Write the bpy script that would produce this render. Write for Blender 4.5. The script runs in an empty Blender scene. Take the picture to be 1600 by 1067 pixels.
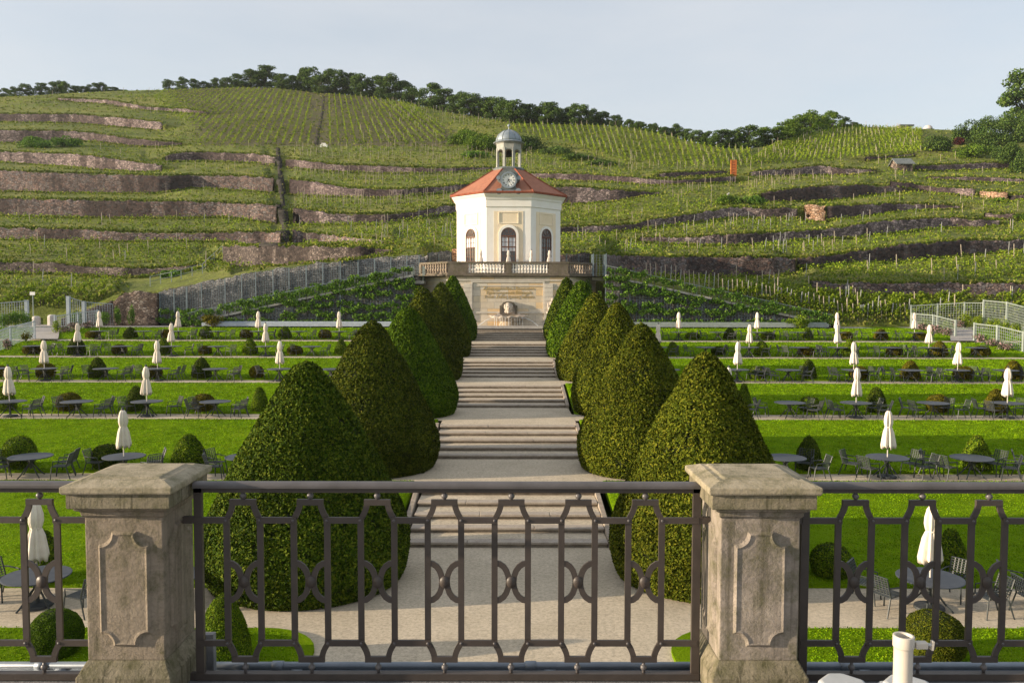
import bpy, bmesh, math, random
import numpy as np
from mathutils import Vector, Matrix
R = math.radians
random.seed(7)
rng = np.random.default_rng(11)
S = bpy.context.scene
COL = S.collection

# ------------------------------------------------------------ camera, sky, sun, exposure
CZ = 7.16                       # eye height above the lowest garden terrace
PITCH = R(2.93)
FPX = 1280.0
cam = bpy.data.cameras.new('camera')
cam.lens = 28.8
cam.sensor_width = 36
cam.clip_start = 0.05
cam.clip_end = 6000
camo = bpy.data.objects.new('camera', cam)
COL.objects.link(camo)
camo.matrix_world = (Matrix.Translation((0, 0, CZ)) @ Matrix.Rotation(R(-0.22), 4, 'Z')
                     @ Matrix.Rotation(R(90) - PITCH, 4, 'X') @ Matrix.Rotation(R(0.12), 4, 'Z'))
S.camera = camo
CM = np.array(camo.matrix_world)

SUN_EL, SUN_AZ = 11.0, 9.0      # elevation; the sun stands to the left (-X), this many degrees behind the camera plane
world = bpy.data.worlds.new('World')
S.world = world
world.use_nodes = True
wn = world.node_tree
for n in list(wn.nodes): wn.nodes.remove(n)
sky = wn.nodes.new('ShaderNodeTexSky')
sky.sky_type = 'NISHITA'
sky.sun_disc = False
sky.sun_elevation = R(SUN_EL)
sky.sun_rotation = R(270 - SUN_AZ)
sky.air_density = 1.0
sky.dust_density = 1.6
sky.ozone_density = 1.5
bg = wn.nodes.new('ShaderNodeBackground')
bg.inputs['Strength'].default_value = 0.125
wo = wn.nodes.new('ShaderNodeOutputWorld')
# thin high cloud veil over the clear sky
wtc = wn.nodes.new('ShaderNodeTexCoord'); wmp = wn.nodes.new('ShaderNodeMapping'); wmp.inputs['Scale'].default_value = (1.2, 1.2, 4.5)
wnz = wn.nodes.new('ShaderNodeTexNoise'); wnz.inputs['Scale'].default_value = 1.6; wnz.inputs['Detail'].default_value = 6; wnz.inputs['Roughness'].default_value = .55
wrp = wn.nodes.new('ShaderNodeMapRange'); wrp.inputs[1].default_value = .3; wrp.inputs[2].default_value = .7; wrp.inputs[3].default_value = .55; wrp.inputs[4].default_value = .82
wmx = wn.nodes.new('ShaderNodeMix'); wmx.data_type = 'RGBA'; wmx.inputs[7].default_value = (3.35, 3.4, 3.5, 1)
wn.links.new(wtc.outputs['Generated'], wmp.inputs[0]); wn.links.new(wmp.outputs[0], wnz.inputs[0]); wn.links.new(wnz.outputs[0], wrp.inputs[0]); wn.links.new(wrp.outputs[0], wmx.inputs[0])
wn.links.new(sky.outputs[0], wmx.inputs[6])
wn.links.new(wmx.outputs[2], bg.inputs[0])
wn.links.new(bg.outputs[0], wo.inputs[0])
sun = bpy.data.lights.new('sun', 'SUN')
sun.energy = 5.0
sun.angle = R(0.6)
sun.color = (1.0, 0.83, 0.62)
suno = bpy.data.objects.new('sun', sun)
COL.objects.link(suno)
_d = Vector((math.cos(R(SUN_AZ)) * math.cos(R(SUN_EL)), math.sin(R(SUN_AZ)) * math.cos(R(SUN_EL)), -math.sin(R(SUN_EL))))
suno.rotation_euler = _d.to_track_quat('-Z', 'Y').to_euler()
S.view_settings.view_transform = 'Standard'
S.view_settings.look = 'None'
S.view_settings.gamma = 1
S.view_settings.exposure = 0.94
S.cycles.max_bounces = 5
S.cycles.diffuse_bounces = 3
S.cycles.transparent_max_bounces = 6

# ------------------------------------------------------------ helpers
def ray(px, py):
    """direction through a point of the 1600 x 1067 photograph, scaled to unit depth in Y"""
    px = np.asarray(px, float); py = np.asarray(py, float)
    a = (px - 800) / FPX; b = (533.5 - py) / FPX
    d = np.stack([CM[i, 0] * a + CM[i, 1] * b - CM[i, 2] for i in range(3)], -1)
    return d / d[..., 1:2]
def W(px, py, d):
    r = ray(px, py)
    return Vector((r[0] * d, d, CZ + r[2] * d))
def XA(px, d, py=533): return float(ray(px, py)[0] * d)
def ZA(py, d, px=800): return float(CZ + ray(px, py)[2] * d)
def DG(py, z, px=800): return float((z - CZ) / ray(px, py)[2])

class MB:
    def __init__(s): s.v = []; s.f = []
    def add(s, vs, fs):
        o = len(s.v); s.v += [tuple(v) for v in vs]; s.f += [tuple(o + i for i in f) for f in fs]; return s
    def box(s, cx, cy, cz, sx, sy, sz, rz=0, bev=0):
        hx, hy, hz = sx / 2, sy / 2, sz / 2
        c, n = math.cos(rz), math.sin(rz)
        vs = [(cx + x * c - y * n, cy + x * n + y * c, cz + z) for x, y, z in
              ((-hx, -hy, -hz), (hx, -hy, -hz), (hx, hy, -hz), (-hx, hy, -hz), (-hx, -hy, hz), (hx, -hy, hz), (hx, hy, hz), (-hx, hy, hz))]
        return s.add(vs, [(0, 3, 2, 1), (4, 5, 6, 7), (0, 1, 5, 4), (1, 2, 6, 5), (2, 3, 7, 6), (3, 0, 4, 7)])
    def bx(s, x0, x1, y0, y1, z0, z1):
        return s.box((x0 + x1) / 2, (y0 + y1) / 2, (z0 + z1) / 2, x1 - x0, y1 - y0, z1 - z0)
    def bar(s, p, q, w, h=None, up=(0, 0, 1)):
        h = h or w
        p = Vector(p); q = Vector(q); t = (q - p).normalized(); u = Vector(up)
        if abs(t.dot(u)) > .98: u = Vector((0, 1, 0))
        a = t.cross(u).normalized(); b = a.cross(t).normalized()
        vs = []
        for c in (p, q):
            for i, j in ((-1, -1), (1, -1), (1, 1), (-1, 1)): vs.append(c + a * (i * w / 2) + b * (j * h / 2))
        return s.add(vs, [(3, 2, 1, 0), (4, 5, 6, 7), (0, 1, 5, 4), (1, 2, 6, 5), (2, 3, 7, 6), (3, 0, 4, 7)])
    def tube(s, pts, r, n=6, cap=True):
        pts = [Vector(p) for p in pts]; o = len(s.v); m = len(pts)
        rs = r if isinstance(r, (list, tuple)) else [r] * m
        for i, p in enumerate(pts):
            t = (pts[min(i + 1, m - 1)] - pts[max(i - 1, 0)]).normalized()
            u = Vector((0, 0, 1)) if abs(t.z) < .9 else Vector((1, 0, 0))
            a = t.cross(u).normalized(); b = a.cross(t)
            for k in range(n):
                th = 2 * math.pi * k / n
                s.v.append(tuple(p + (a * math.cos(th) + b * math.sin(th)) * rs[i]))
        for i in range(m - 1):
            for k in range(n):
                k2 = (k + 1) % n
                s.f.append((o + i * n + k, o + i * n + k2, o + (i + 1) * n + k2, o + (i + 1) * n + k))
        if cap:
            s.f.append(tuple(o + k for k in range(n))[::-1]); s.f.append(tuple(o + (m - 1) * n + k for k in range(n)))
        return s
    def lathe(s, prof, n=16, c=(0, 0, 0), mod=None, ph=0.0, cap=True):
        o = len(s.v); m = len(prof)
        for i, (r, z) in enumerate(prof):
            for k in range(n):
                th = 2 * math.pi * k / n + ph
                rr = r * (mod(th, i) if mod else 1)
                s.v.append((c[0] + rr * math.cos(th), c[1] + rr * math.sin(th), c[2] + z))
        for i in range(m - 1):
            for k in range(n):
                k2 = (k + 1) % n
                s.f.append((o + i * n + k, o + i * n + k2, o + (i + 1) * n + k2, o + (i + 1) * n + k))
        if cap:
            s.f.append(tuple(o + k for k in range(n))[::-1]); s.f.append(tuple(o + (m - 1) * n + k for k in range(n)))
        return s
    def square(s, prof, c=(0, 0)):
        """stack of square rings (half, z) -> closed moulded pier"""
        o = len(s.v)
        for h, z in prof:
            for i, j in ((-1, -1), (1, -1), (1, 1), (-1, 1)): s.v.append((c[0] + i * h, c[1] + j * h, z))
        for i in range(len(prof) - 1):
            for k in range(4):
                k2 = (k + 1) % 4
                s.f.append((o + i * 4 + k, o + i * 4 + k2, o + i * 4 + 4 + k2, o + i * 4 + 4 + k))
        s.f.append((o + 3, o + 2, o + 1, o)); e = o + 4 * (len(prof) - 1)
        s.f.append((e, e + 1, e + 2, e + 3))
        return s
    def prism(s, poly, t, M):
        """2D polygon (u,v) extruded by t along w, placed by matrix M"""
        n = len(poly)
        vs = [M @ Vector((u, v, 0)) for u, v in poly] + [M @ Vector((u, v, t)) for u, v in poly]
        return s.add(vs, [tuple(range(n))[::-1], tuple(range(n, 2 * n))] + [(i, (i + 1) % n, n + (i + 1) % n, n + i) for i in range(n)])
    def build(s, name, m, parent=None, smooth=False, auto=None):
        me = bpy.data.meshes.new(name)
        me.from_pydata(s.v, [], s.f)
        if smooth: me.polygons.foreach_set('use_smooth', [True] * len(me.polygons))
        me.materials.append(m)
        me.validate(); me.update()
        LASTB[0] = link(name, me, parent)
        return LASTB[0]
LASTB = [None]
def link(name, me, parent=None):
    o = bpy.data.objects.new(name, me)
    COL.objects.link(o)
    if parent: o.parent = parent
    return o
def bevel(o, w, seg=2):
    b = o.modifiers.new('bevel', 'BEVEL'); b.width = w; b.segments = seg; b.limit_method = 'ANGLE'; b.angle_limit = R(35)
    return o
def arr_mesh(name, V, F, m, smooth=False):
    V = np.asarray(V, np.float32); F = np.asarray(F, np.int32)
    me = bpy.data.meshes.new(name); k = F.shape[1]
    me.vertices.add(len(V)); me.vertices.foreach_set('co', V.ravel())
    me.loops.add(F.size); me.loops.foreach_set('vertex_index', F.ravel())
    me.polygons.add(len(F)); me.polygons.foreach_set('loop_start', np.arange(len(F), dtype=np.int32) * k)
    if smooth: me.polygons.foreach_set('use_smooth', np.ones(len(F), bool))
    for mm in (m if isinstance(m, (list, tuple)) else [m]): me.materials.append(mm)
    me.update(calc_edges=True); me.validate()
    return me
def tag(o, label=None, cat=None, group=None, kind=None):
    if label: o['label'] = label
    if cat: o['category'] = cat
    if group: o['group'] = group
    if kind: o['kind'] = kind
    return o
def empty(name, loc=(0, 0, 0), rz=0):
    o = bpy.data.objects.new(name, None); COL.objects.link(o)
    o.location = loc; o.rotation_euler.z = rz; o.empty_display_size = .2
    return o
def dup(o, parent=None):
    c = o.copy(); COL.objects.link(c)
    if parent is not None: c.parent = parent
    for ch in list(o.children): dup(ch, c)
    return c
def leaf_cards(P, size, nrm=None, spread=1.0, aspect=.7, r=rng, curl=0.0):
    """one small quad per point, its normal around nrm (or anywhere)"""
    n = len(P); P = np.asarray(P, float)
    N = r.normal(size=(n, 3))
    if nrm is not None: N = np.asarray(nrm) + N * spread
    N /= np.linalg.norm(N, axis=1, keepdims=True) + 1e-9
    A = np.cross(N, r.normal(size=(n, 3))); A /= np.linalg.norm(A, axis=1, keepdims=True) + 1e-9
    B = np.cross(N, A)
    sz = (np.asarray(size) * r.uniform(.65, 1.3, n))[:, None]
    V = np.empty((n, 4, 3))
    V[:, 0] = P - A * sz; V[:, 1] = P - B * sz * aspect; V[:, 2] = P + A * sz; V[:, 3] = P + B * sz * aspect
    return V.reshape(-1, 3), np.arange(4 * n).reshape(-1, 4)
def vnoise(P, sc, seed=0):
    """cheap smooth pseudo noise, -1..1"""
    P = np.asarray(P) * sc
    x, y, z = P[..., 0] + seed * 1.7, P[..., 1] - seed * 2.3, P[..., 2] + seed * .9
    return (np.sin(x * 1.7 + 1.3 * np.sin(y * 1.1 + z)) + np.sin(y * 2.1 + 1.1 * np.sin(z * 1.3 + x * .7)) + np.sin(z * 1.9 + 1.2 * np.sin(x * 1.2 - y * .6))) / 3

# ------------------------------------------------------------ materials
class NT:
    def __init__(s, name):
        s.m = bpy.data.materials.new(name); s.m.use_nodes = True; s.t = s.m.node_tree
        s.b = s.t.nodes['Principled BSDF']; s.b.inputs['Roughness'].default_value = .9
        s.b.inputs['Specular IOR Level'].default_value = .25
        s._c = None
    def n(s, ty, **kw):
        x = s.t.nodes.new(ty)
        for k, v in kw.items():
            if hasattr(x, k): setattr(x, k, v)
            else: x.inputs[k.replace('_', ' ')].default_value = v
        return x
    def l(s, a, b): s.t.links.new(a, b)
    def co(s, sx=1, sy=1, sz=1):
        tc = s.n('ShaderNodeTexCoord'); mp = s.n('ShaderNodeMapping'); mp.inputs['Scale'].default_value = (sx, sy, sz)
        s.l(tc.outputs['Object'], mp.inputs[0]); return mp.outputs[0]
    def noise(s, sc, det=5, co=None, rough=.6):
        x = s.n('ShaderNodeTexNoise'); x.inputs['Scale'].default_value = sc; x.inputs['Detail'].default_value = det; x.inputs['Roughness'].default_value = rough
        s.l(co or s.co(), x.inputs['Vector']); return x.outputs[0]
    def ramp(s, fac, stops):
        x = s.n('ShaderNodeValToRGB'); e = x.color_ramp.elements
        while len(e) < len(stops): e.new(.5)
        for i, (p, c) in enumerate(stops):
            e[i].position = p; e[i].color = (c[0], c[1], c[2], 1) if isinstance(c, (tuple, list)) else (c, c, c, 1)
        s.l(fac, x.inputs[0]); return x.outputs[0]
    def mix(s, fac, a, b, mode='MIX'):
        x = s.n('ShaderNodeMix'); x.data_type = 'RGBA'; x.blend_type = mode
        for k, v in ((0, fac), (6, a), (7, b)):
            if isinstance(v, (int, float)): x.inputs[k].default_value = v if k == 0 else (v, v, v, 1)
            elif isinstance(v, tuple): x.inputs[k].default_value = (*v, 1)
            else: s.l(v, x.inputs[k])
        return x.outputs[2]
    def bump(s, h, st=.4, dist=.05, base=None):
        x = s.n('ShaderNodeBump'); x.inputs['Strength'].default_value = st; x.inputs['Distance'].default_value = dist
        s.l(h, x.inputs['Height'])
        if base: s.l(base, x.inputs['Normal'])
        return x.outputs[0]
    def out(s, col, nor=None, rough=None):
        s.l(col, s.b.inputs['Base Color'])
        if nor: s.l(nor, s.b.inputs['Normal'])
        if rough is not None: s.b.inputs['Roughness'].default_value = rough
        return s.m
def m_noise(name, c1, c2, sc, rough=.9, bs=.4, bd=.03, bsc=None, det=6, lo=.35, hi=.65, metal=0, spec=.25):
    t = NT(name)
    c = t.ramp(t.noise(sc, det), [(lo, c1), (hi, c2)])
    m = t.out(c, t.bump(t.noise(bsc or sc * 4, 5), bs, bd), rough)
    t.b.inputs['Metallic'].default_value = metal; t.b.inputs['Specular IOR Level'].default_value = spec
    return m
def m_leaf(name, cols, sc=.6, rough=.65, trans=.12, var=(.3, .62, .7, 1.3)):
    """leaf colour varies leaf by leaf and in broad patches"""
    t = NT(name)
    g = t.n('ShaderNodeNewGeometry')
    k = len(cols)
    c = t.ramp(g.outputs['Random Per Island'], [(i / (k - 1), cols[i]) for i in range(k)])
    p = t.ramp(t.noise(sc, 4), [(var[0], var[1]), (var[2], var[3])])
    c = t.mix(1.0, c, p, 'MULTIPLY')
    t.out(c, None, rough)
    t.b.inputs['Specular IOR Level'].default_value = .04
    if trans:
        tr = t.n('ShaderNodeBsdfTranslucent'); t.l(c, tr.inputs[0])
        mx = t.n('ShaderNodeMixShader'); mx.inputs[0].default_value = trans
        t.l(t.b.outputs[0], mx.inputs[1]); t.l(tr.outputs[0], mx.inputs[2])
        t.l(mx.outputs[0], t.t.nodes['Material Output'].inputs[0])
    return t.m
def m_rubble(name, cols, sc=2.1, joint=(.06, .05, .048), dark=.0, dsc=.10):
    """dry stone: every stone its own tone, dark joints, black weathered stretches with crisp ends"""
    t = NT(name)
    co = t.co(1, 1, 1.35)
    wob = t.n('ShaderNodeTexNoise'); wob.inputs['Scale'].default_value = 1.7; t.l(co, wob.inputs['Vector'])
    v = t.n('ShaderNodeTexVoronoi'); v.inputs['Scale'].default_value = sc
    ve = t.n('ShaderNodeTexVoronoi'); ve.feature = 'DISTANCE_TO_EDGE'; ve.inputs['Scale'].default_value = sc
    cc = t.mix(.1, co, wob.outputs['Color'])
    t.l(cc, v.inputs['Vector']); t.l(cc, ve.inputs['Vector'])
    sep = t.n('ShaderNodeSeparateColor'); t.l(v.outputs['Color'], sep.inputs[0])
    c = t.ramp(sep.outputs[0], [(i / (len(cols) - 1), q) for i, q in enumerate(cols)])
    c = t.mix(1.0, c, t.ramp(t.noise(.30, 4), [(.35, .92), (.65, 1.5)]), 'MULTIPLY')
    if dark:
        m = t.ramp(t.noise(dsc, 3, t.co(1, 1, .25), .55), [(.53 - dark * .1, 0.0), (.56 - dark * .1, 1.0)])
        c = t.mix(m, c, t.mix(1.0, c, (.42, .40, .40), 'MULTIPLY'))
    e = t.ramp(ve.outputs['Distance'], [(0.0, 0.0), (.10, 1.0)])
    c = t.mix(e, joint, c)
    h = t.mix(.5, e, t.noise(9, 4), 'MULTIPLY')
    return t.out(c, t.bump(h, .9, .14), .95)

M = {}
M['leaf_yew'] = m_leaf('yew_foliage', [(.010, .022, .003), (.036, .068, .005), (.072, .108, .008), (.125, .15, .012)], .5, .7, .06)
M['leaf_yew_olive'] = m_leaf('olive_yew_foliage', [(.018, .026, .003), (.056, .078, .006), (.100, .120, .009), (.165, .162, .014)], .5, .7, .06)
M['leaf_yew_brown'] = m_leaf('brownish_yew_foliage', [(.012, .020, .003), (.040, .060, .005), (.070, .088, .008), (.122, .128, .012)], .5, .7, .06)
M['leaf_yew_green'] = m_leaf('green_yew_foliage', [(.014, .034, .003), (.045, .092, .005), (.080, .142, .007), (.122, .185, .010)], .5, .7, .06)
M['leaf_brown'] = m_leaf('box_foliage_bronze', [(.045, .036, .005), (.10, .09, .008), (.145, .14, .01), (.22, .18, .014)], 1.5, .7, .06)
M['leaf_box'] = m_leaf('box_foliage', [(.025, .055, .004), (.075, .14, .007), (.135, .205, .010), (.21, .26, .014)], 1.5, .7, .06)
M['leaf_vine'] = m_leaf('vine_foliage', [(.08, .14, .010), (.15, .24, .015), (.24, .33, .022), (.34, .38, .04)], .08, .6, .25)
M['blade'] = m_leaf('lawn_blades', [(.085, .185, .003), (.13, .25, .004), (.18, .31, .005), (.25, .35, .008)], 2.4, .8, .3, (.32, .48, .66, 1.42))
M['leaf_tree'] = m_leaf('tree_foliage', [(.022, .048, .012), (.055, .105, .022), (.09, .15, .030), (.14, .20, .045)], .09, .7, .15)
M['leaf_tree_light'] = m_leaf('light_tree_foliage', [(.045, .095, .01), (.085, .16, .016), (.13, .21, .022), (.18, .25, .035)], .09, .7, .2)
M['leaf_climb'] = m_leaf('climber_foliage', [(.05, .12, .016), (.09, .19, .024), (.14, .26, .034), (.22, .33, .05)], .3, .6, .2)
M['leaf_grass'] = m_leaf('grass_blades', [(.06, .105, .010), (.11, .165, .016), (.18, .21, .03), (.28, .26, .07)], .05, .7, .2)
M['leaf_red'] = m_leaf('purple_foliage', [(.03, .012, .012), (.06, .02, .02), (.09, .03, .03)], .3, .7, .1)
M['petal'] = m_leaf('petals_and_leaves', [(.03, .06, .02), (.06, .1, .03), (.38, .22, .24), (.5, .36, .34)], .6, .7, .1)
M['bark'] = m_noise('bark', (.05, .04, .03), (.11, .09, .07), 6, .95, .6, .02)
M['yew_core'] = m_noise('shaded_yew_core', (.010, .015, .004), (.025, .035, .008), 9, .95, .8, .05)  # near-black: shade inside the foliage put into the core colour
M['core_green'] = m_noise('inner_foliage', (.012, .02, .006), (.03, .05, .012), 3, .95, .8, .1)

def lawn_mat():
    t = NT('lawn_grass')
    a = t.ramp(t.noise(.35, 4), [(.3, (.12, .22, .003)), (.7, (.17, .28, .004))])
    f = t.noise(26, 6, t.co(1, 1.6, 1), .75)
    c = t.mix(1.0, a, t.ramp(f, [(.3, .55), (.7, 1.35)]), 'MULTIPLY')
    y = t.ramp(t.noise(1.1, 5), [(.5, 0), (.75, .5)])
    c = t.mix(y, c, (.22, .29, .008))
    b = t.bump(f, .9, .05)
    b = t.bump(t.noise(6, 5, t.co(1, 1, 1)), .8, .09, b)
    t.b.inputs['Specular IOR Level'].default_value = .03
    return t.out(c, b, .95)
M['lawn'] = lawn_mat()
def gravel_mat(name, c1, c2):
    t = NT(name)
    a = t.ramp(t.noise(.7, 4), [(.3, c1), (.7, c2)])
    f = t.noise(11, 9, None, .82)
    c = t.mix(1.0, a, t.ramp(f, [(.32, .52), (.5, .98), (.68, 1.28)]), 'MULTIPLY')
    st = t.ramp(t.noise(2.4, 5), [(.55, 0), (.8, .35)])
    c = t.mix(st, c, (.24, .20, .16))
    return t.out(c, t.bump(f, .6, .02), .95)
M['gravel'] = gravel_mat('gravel', (.455, .385, .28), (.56, .475, .355))
M['asphalt'] = gravel_mat('pale_path', (.33, .30, .27), (.40, .37, .34))
def hill_mat():
    t = NT('hillside_grass')
    a = t.ramp(t.noise(.06, 6), [(.3, (.085, .115, .018)), (.5, (.135, .165, .025)), (.7, (.215, .215, .045))])
    f = t.noise(1.6, 6, None, .75)
    c = t.mix(1.0, a, t.ramp(f, [(.3, .5), (.7, 1.4)]), 'MULTIPLY')
    s = t.ramp(t.noise(.35, 7, None, .7), [(.52, 0), (.68, .75)])
    c = t.mix(s, c, (.12, .10, .062))
    b = t.bump(f, 1.0, .35)
    return t.out(c, b, .95)
M['hill'] = hill_mat()
def soil_mat():
    t = NT('vineyard_soil')
    a = t.ramp(t.noise(.12, 6), [(.3, (.10, .09, .055)), (.5, (.13, .12, .065)), (.7, (.125, .14, .04))])
    f = t.noise(2.2, 6, None, .75)
    c = t.mix(1.0, a, t.ramp(f, [(.3, .6), (.7, 1.3)]), 'MULTIPLY')
    t.b.inputs['Specular IOR Level'].default_value = .05
    return t.out(c, t.bump(f, 1.0, .3), .95)
M['soil'] = soil_mat()
M['ground'] = m_noise('field_grass', (.06, .10, .02), (.10, .15, .03), .2, .95, .5, .1)
M['rubble'] = m_rubble('reddish_rubble_stone', [(.065, .052, .048), (.12, .086, .077), (.15, .138, .136), (.175, .112, .094), (.235, .182, .16)], 2.7, dark=.1)
M['rubble_dark'] = m_rubble('weathered_rubble', [(.09, .075, .07), (.165, .125, .12), (.24, .185, .175), (.33, .26, .24)], 2.3, dark=.5, dsc=.14)
M['rubble_pink'] = m_rubble('pinkish_rubble_stone', [(.105, .08, .08), (.165, .12, .118), (.215, .162, .157), (.28, .22, .205)], 2.6, dark=.55, dsc=.12)
M['rubble_orange'] = m_rubble('orange_sandstone_rubble', [(.36, .20, .12), (.48, .29, .18), (.58, .40, .28)], 2.2, (.14, .09, .06))
M['rubble_grey'] = m_rubble('grey_wall_stone', [(.12, .115, .115), (.185, .178, .172), (.265, .25, .24)], 3.6, (.09, .085, .08))
M['rubble_brick'] = m_rubble('brown_garden_wall_stone', [(.10, .07, .055), (.165, .12, .095), (.22, .17, .135), (.34, .29, .245)], 4.2, dark=.2, dsc=.3)
M['rubble_bank'] = m_rubble('dark_brown_bank_stone', [(.05, .042, .038), (.09, .07, .062), (.13, .105, .092), (.19, .155, .135)], 3.6, dark=.3, dsc=.2)
M['stair_dark'] = m_noise('dark_step_stone', (.025, .024, .022), (.06, .055, .05), 2.5, .95, .8, .1)
M['hill_stake'] = m_noise('weathered_stake_wood', (.32, .26, .20), (.5, .43, .34), 3, .9, .2, .01)
M['hill_stake_grey'] = m_noise('galvanised_stake', (.26, .27, .26), (.4, .4, .38), 3, .7, .2, .01)

def sandstone(name, base, dark, moss=0.0, streak=0.0, cell=None, rs=70, bst=.55, scale=1.0, warm=None):
    t = NT(name)
    a = t.ramp(t.noise(3.0 * scale, 7, None, .65), [(.3, base), (.72, dark)])
    g = t.noise(rs, 5, None, .75)
    c = t.mix(1.0, a, t.ramp(g, [(.25, .78), (.75, 1.15)]), 'MULTIPLY')
    b = t.bump(g, bst, .012 / scale)
    if streak:
        sx = t.noise((38 if streak > .8 else 16) * scale, 4, t.co(1, 1, .05), .7)
        c = t.mix(t.ramp(sx, [(.52, 0), (.66, streak)]), c, (.085, .075, .05))
    if warm:
        c = t.mix(t.ramp(t.noise(1.3 * scale, 5), [(.48, 0), (.66, .8)]), c, warm)
    if moss:
        mm = t.ramp(t.noise(9 * scale, 8, None, .75), [(.5 - moss * .2, 0), (.72, .9)])
        c = t.mix(mm, c, (.085, .085, .03))
    if cell:
        bk = t.n('ShaderNodeTexBrick'); t.l(t.co(), bk.inputs['Vector'])
    return t.out(c, b, .92)
M['sand'] = sandstone('pillar_sandstone', (.375, .31, .235), (.29, .235, .175), .08, .35, None, 48, 1.6)
M['sand_grey'] = sandstone('weathered_pillar_sandstone', (.40, .34, .28), (.18, .155, .135), .22, .7, None, 55, 1.0)
M['sand_moss'] = sandstone('mossy_pillar_sandstone', (.36, .31, .22), (.20, .175, .12), .35, .9, None, 55, 1.4)
M['sand_cap'] = sandstone('cap_sandstone', (.43, .37, .27), (.30, .26, .18), .35, .0, None, 60, .8)
M['step'] = sandstone('step_stone', (.46, .40, .33), (.32, .27, .225), 0, .25, None, 30, .4)
M['riser'] = m_noise('shaded_riser_stone', (.24, .20, .155), (.37, .31, .245), 5, .95, .4, .02, 25)  # darker than the step stone: shade below the nosings put into the colour
M['wall_old'] = sandstone('dark_balustrade_stone', (.22, .18, .14), (.11, .09, .075), .2, .5, None, 9, .5, .4)
M['baluster'] = m_noise('pale_baluster_stone', (.74, .68, .6), (.82, .77, .7), 4, .85, .3, .02)
M['baluster_dark'] = m_noise('weathered_baluster_stone', (.26, .21, .16), (.38, .31, .24), 4, .9, .3, .02)
def ashlar(name, cols, bw, bh, mortar):
    t = NT(name)
    tc = t.n('ShaderNodeTexCoord'); sp = t.n('ShaderNodeSeparateXYZ'); t.l(tc.outputs['Object'], sp.inputs[0])
    cb = t.n('ShaderNodeCombineXYZ'); t.l(sp.outputs[0], cb.inputs[0]); t.l(sp.outputs[2], cb.inputs[1])
    bk = t.n('ShaderNodeTexBrick'); t.l(cb.outputs[0], bk.inputs['Vector'])
    bk.inputs['Color1'].default_value = (0, 0, 0, 1); bk.inputs['Color2'].default_value = (1, 1, 1, 1)
    bk.inputs['Mortar'].default_value = (.5, .5, .5, 1); bk.inputs['Scale'].default_value = 1
    bk.inputs['Brick Width'].default_value = bw; bk.inputs['Row Height'].default_value = bh; bk.inputs['Mortar Size'].default_value = .018
    c = t.ramp(bk.outputs[0], [(i / (len(cols) - 1), q) for i, q in enumerate(cols)])
    c = t.mix(bk.outputs[1], c, mortar)
    c = t.mix(1.0, c, t.ramp(t.noise(1.1, 6), [(.3, .82), (.7, 1.12)]), 'MULTIPLY')
    return t.out(c, t.bump(t.noise(14, 5), .4, .02), .92)
M['ashlar'] = ashlar('terrace_ashlar', [(.58, .49, .37), (.62, .56, .46), (.70, .51, .29), (.60, .52, .40), (.68, .60, .50)], 1.35, .62, (.40, .35, .28))
M['ashlar_pale'] = m_noise('pale_frame_stone', (.52, .47, .40), (.62, .57, .49), 2, .9, .3, .02)
M['letter'] = m_noise('gilt_lettering', (.42, .30, .11), (.52, .38, .16), 5, .6, .1, .01)
M['white'] = m_noise('white_render', (.80, .77, .71), (.84, .82, .77), 1.2, .85, .1, .01)
M['cream'] = m_noise('cream_render', (.78, .65, .46), (.82, .70, .52), 1.2, .85, .1, .01)
M['cream_pale'] = m_noise('pale_cream_panel', (.80, .70, .54), (.84, .74, .58), 1.2, .85, .1, .01)
def tile_mat():
    t = NT('red_roof_tiles')
    w = t.n('ShaderNodeTexWave'); w.wave_type = 'BANDS'; w.bands_direction = 'Z'; w.inputs['Scale'].default_value = 2.6; w.inputs['Distortion'].default_value = .4; w.inputs['Detail'].default_value = 2
    t.l(t.co(), w.inputs[0])
    a = t.ramp(t.noise(2.2, 6, None, .7), [(.3, (.28, .115, .072)), (.7, (.41, .175, .105))])
    c = t.mix(1.0, a, t.ramp(w.outputs[1], [(0, .72), (.4, 1.08)]), 'MULTIPLY')
    return t.out(c, t.bump(w.outputs[1], .5, .04), .85)
M['tile'] = tile_mat()
M['tile_dark'] = m_noise('ridge_tiles', (.20, .06, .035), (.3, .09, .05), 3, .9, .3, .02)
M['lead'] = m_noise('lead_sheet', (.21, .25, .285), (.30, .34, .37), 2, .5, .15, .01, metal=.3, spec=.4)
M['lead_dark'] = m_noise('weathered_lead', (.11, .125, .125), (.19, .21, .20), 3, .7, .4, .03)
M['copper'] = m_noise('lantern_paint', (.26, .275, .255), (.37, .37, .335), 3, .7, .3, .02)
M['bell'] = m_noise('dark_bell_bronze', (.03, .025, .02), (.06, .05, .035), 4, .5, .1, .01, metal=.6)
M['dial'] = m_noise('clock_dial_enamel', (.80, .79, .75), (.83, .82, .78), 3, .5, .05, .01)
M['black'] = m_noise('black_paint', (.015, .015, .015), (.025, .025, .025), 5, .6, .1, .01)
M['frame_brown'] = m_noise('brown_window_wood', (.10, .045, .028), (.16, .07, .04), 5, .6, .2, .01)
def glass_mat():
    t = NT('window_glass')
    t.b.inputs['Base Color'].default_value = (.05, .055, .06, 1); t.b.inputs['Roughness'].default_value = .08
    t.b.inputs['Specular IOR Level'].default_value = .9
    return t.m
M['glass'] = glass_mat()
M['curtain'] = m_noise('pale_curtain', (.62, .64, .66), (.72, .73, .75), 3, .8, .2, .02)
M['iron'] = m_noise('brown_painted_iron', (.045, .035, .029), (.062, .048, .040), 7, .5, .25, .004, 60, spec=.5)
M['iron_top'] = m_noise('worn_grey_handrail_paint', (.075, .068, .066), (.11, .10, .10), 5, .42, .15, .003, 50, spec=.5)
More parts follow.
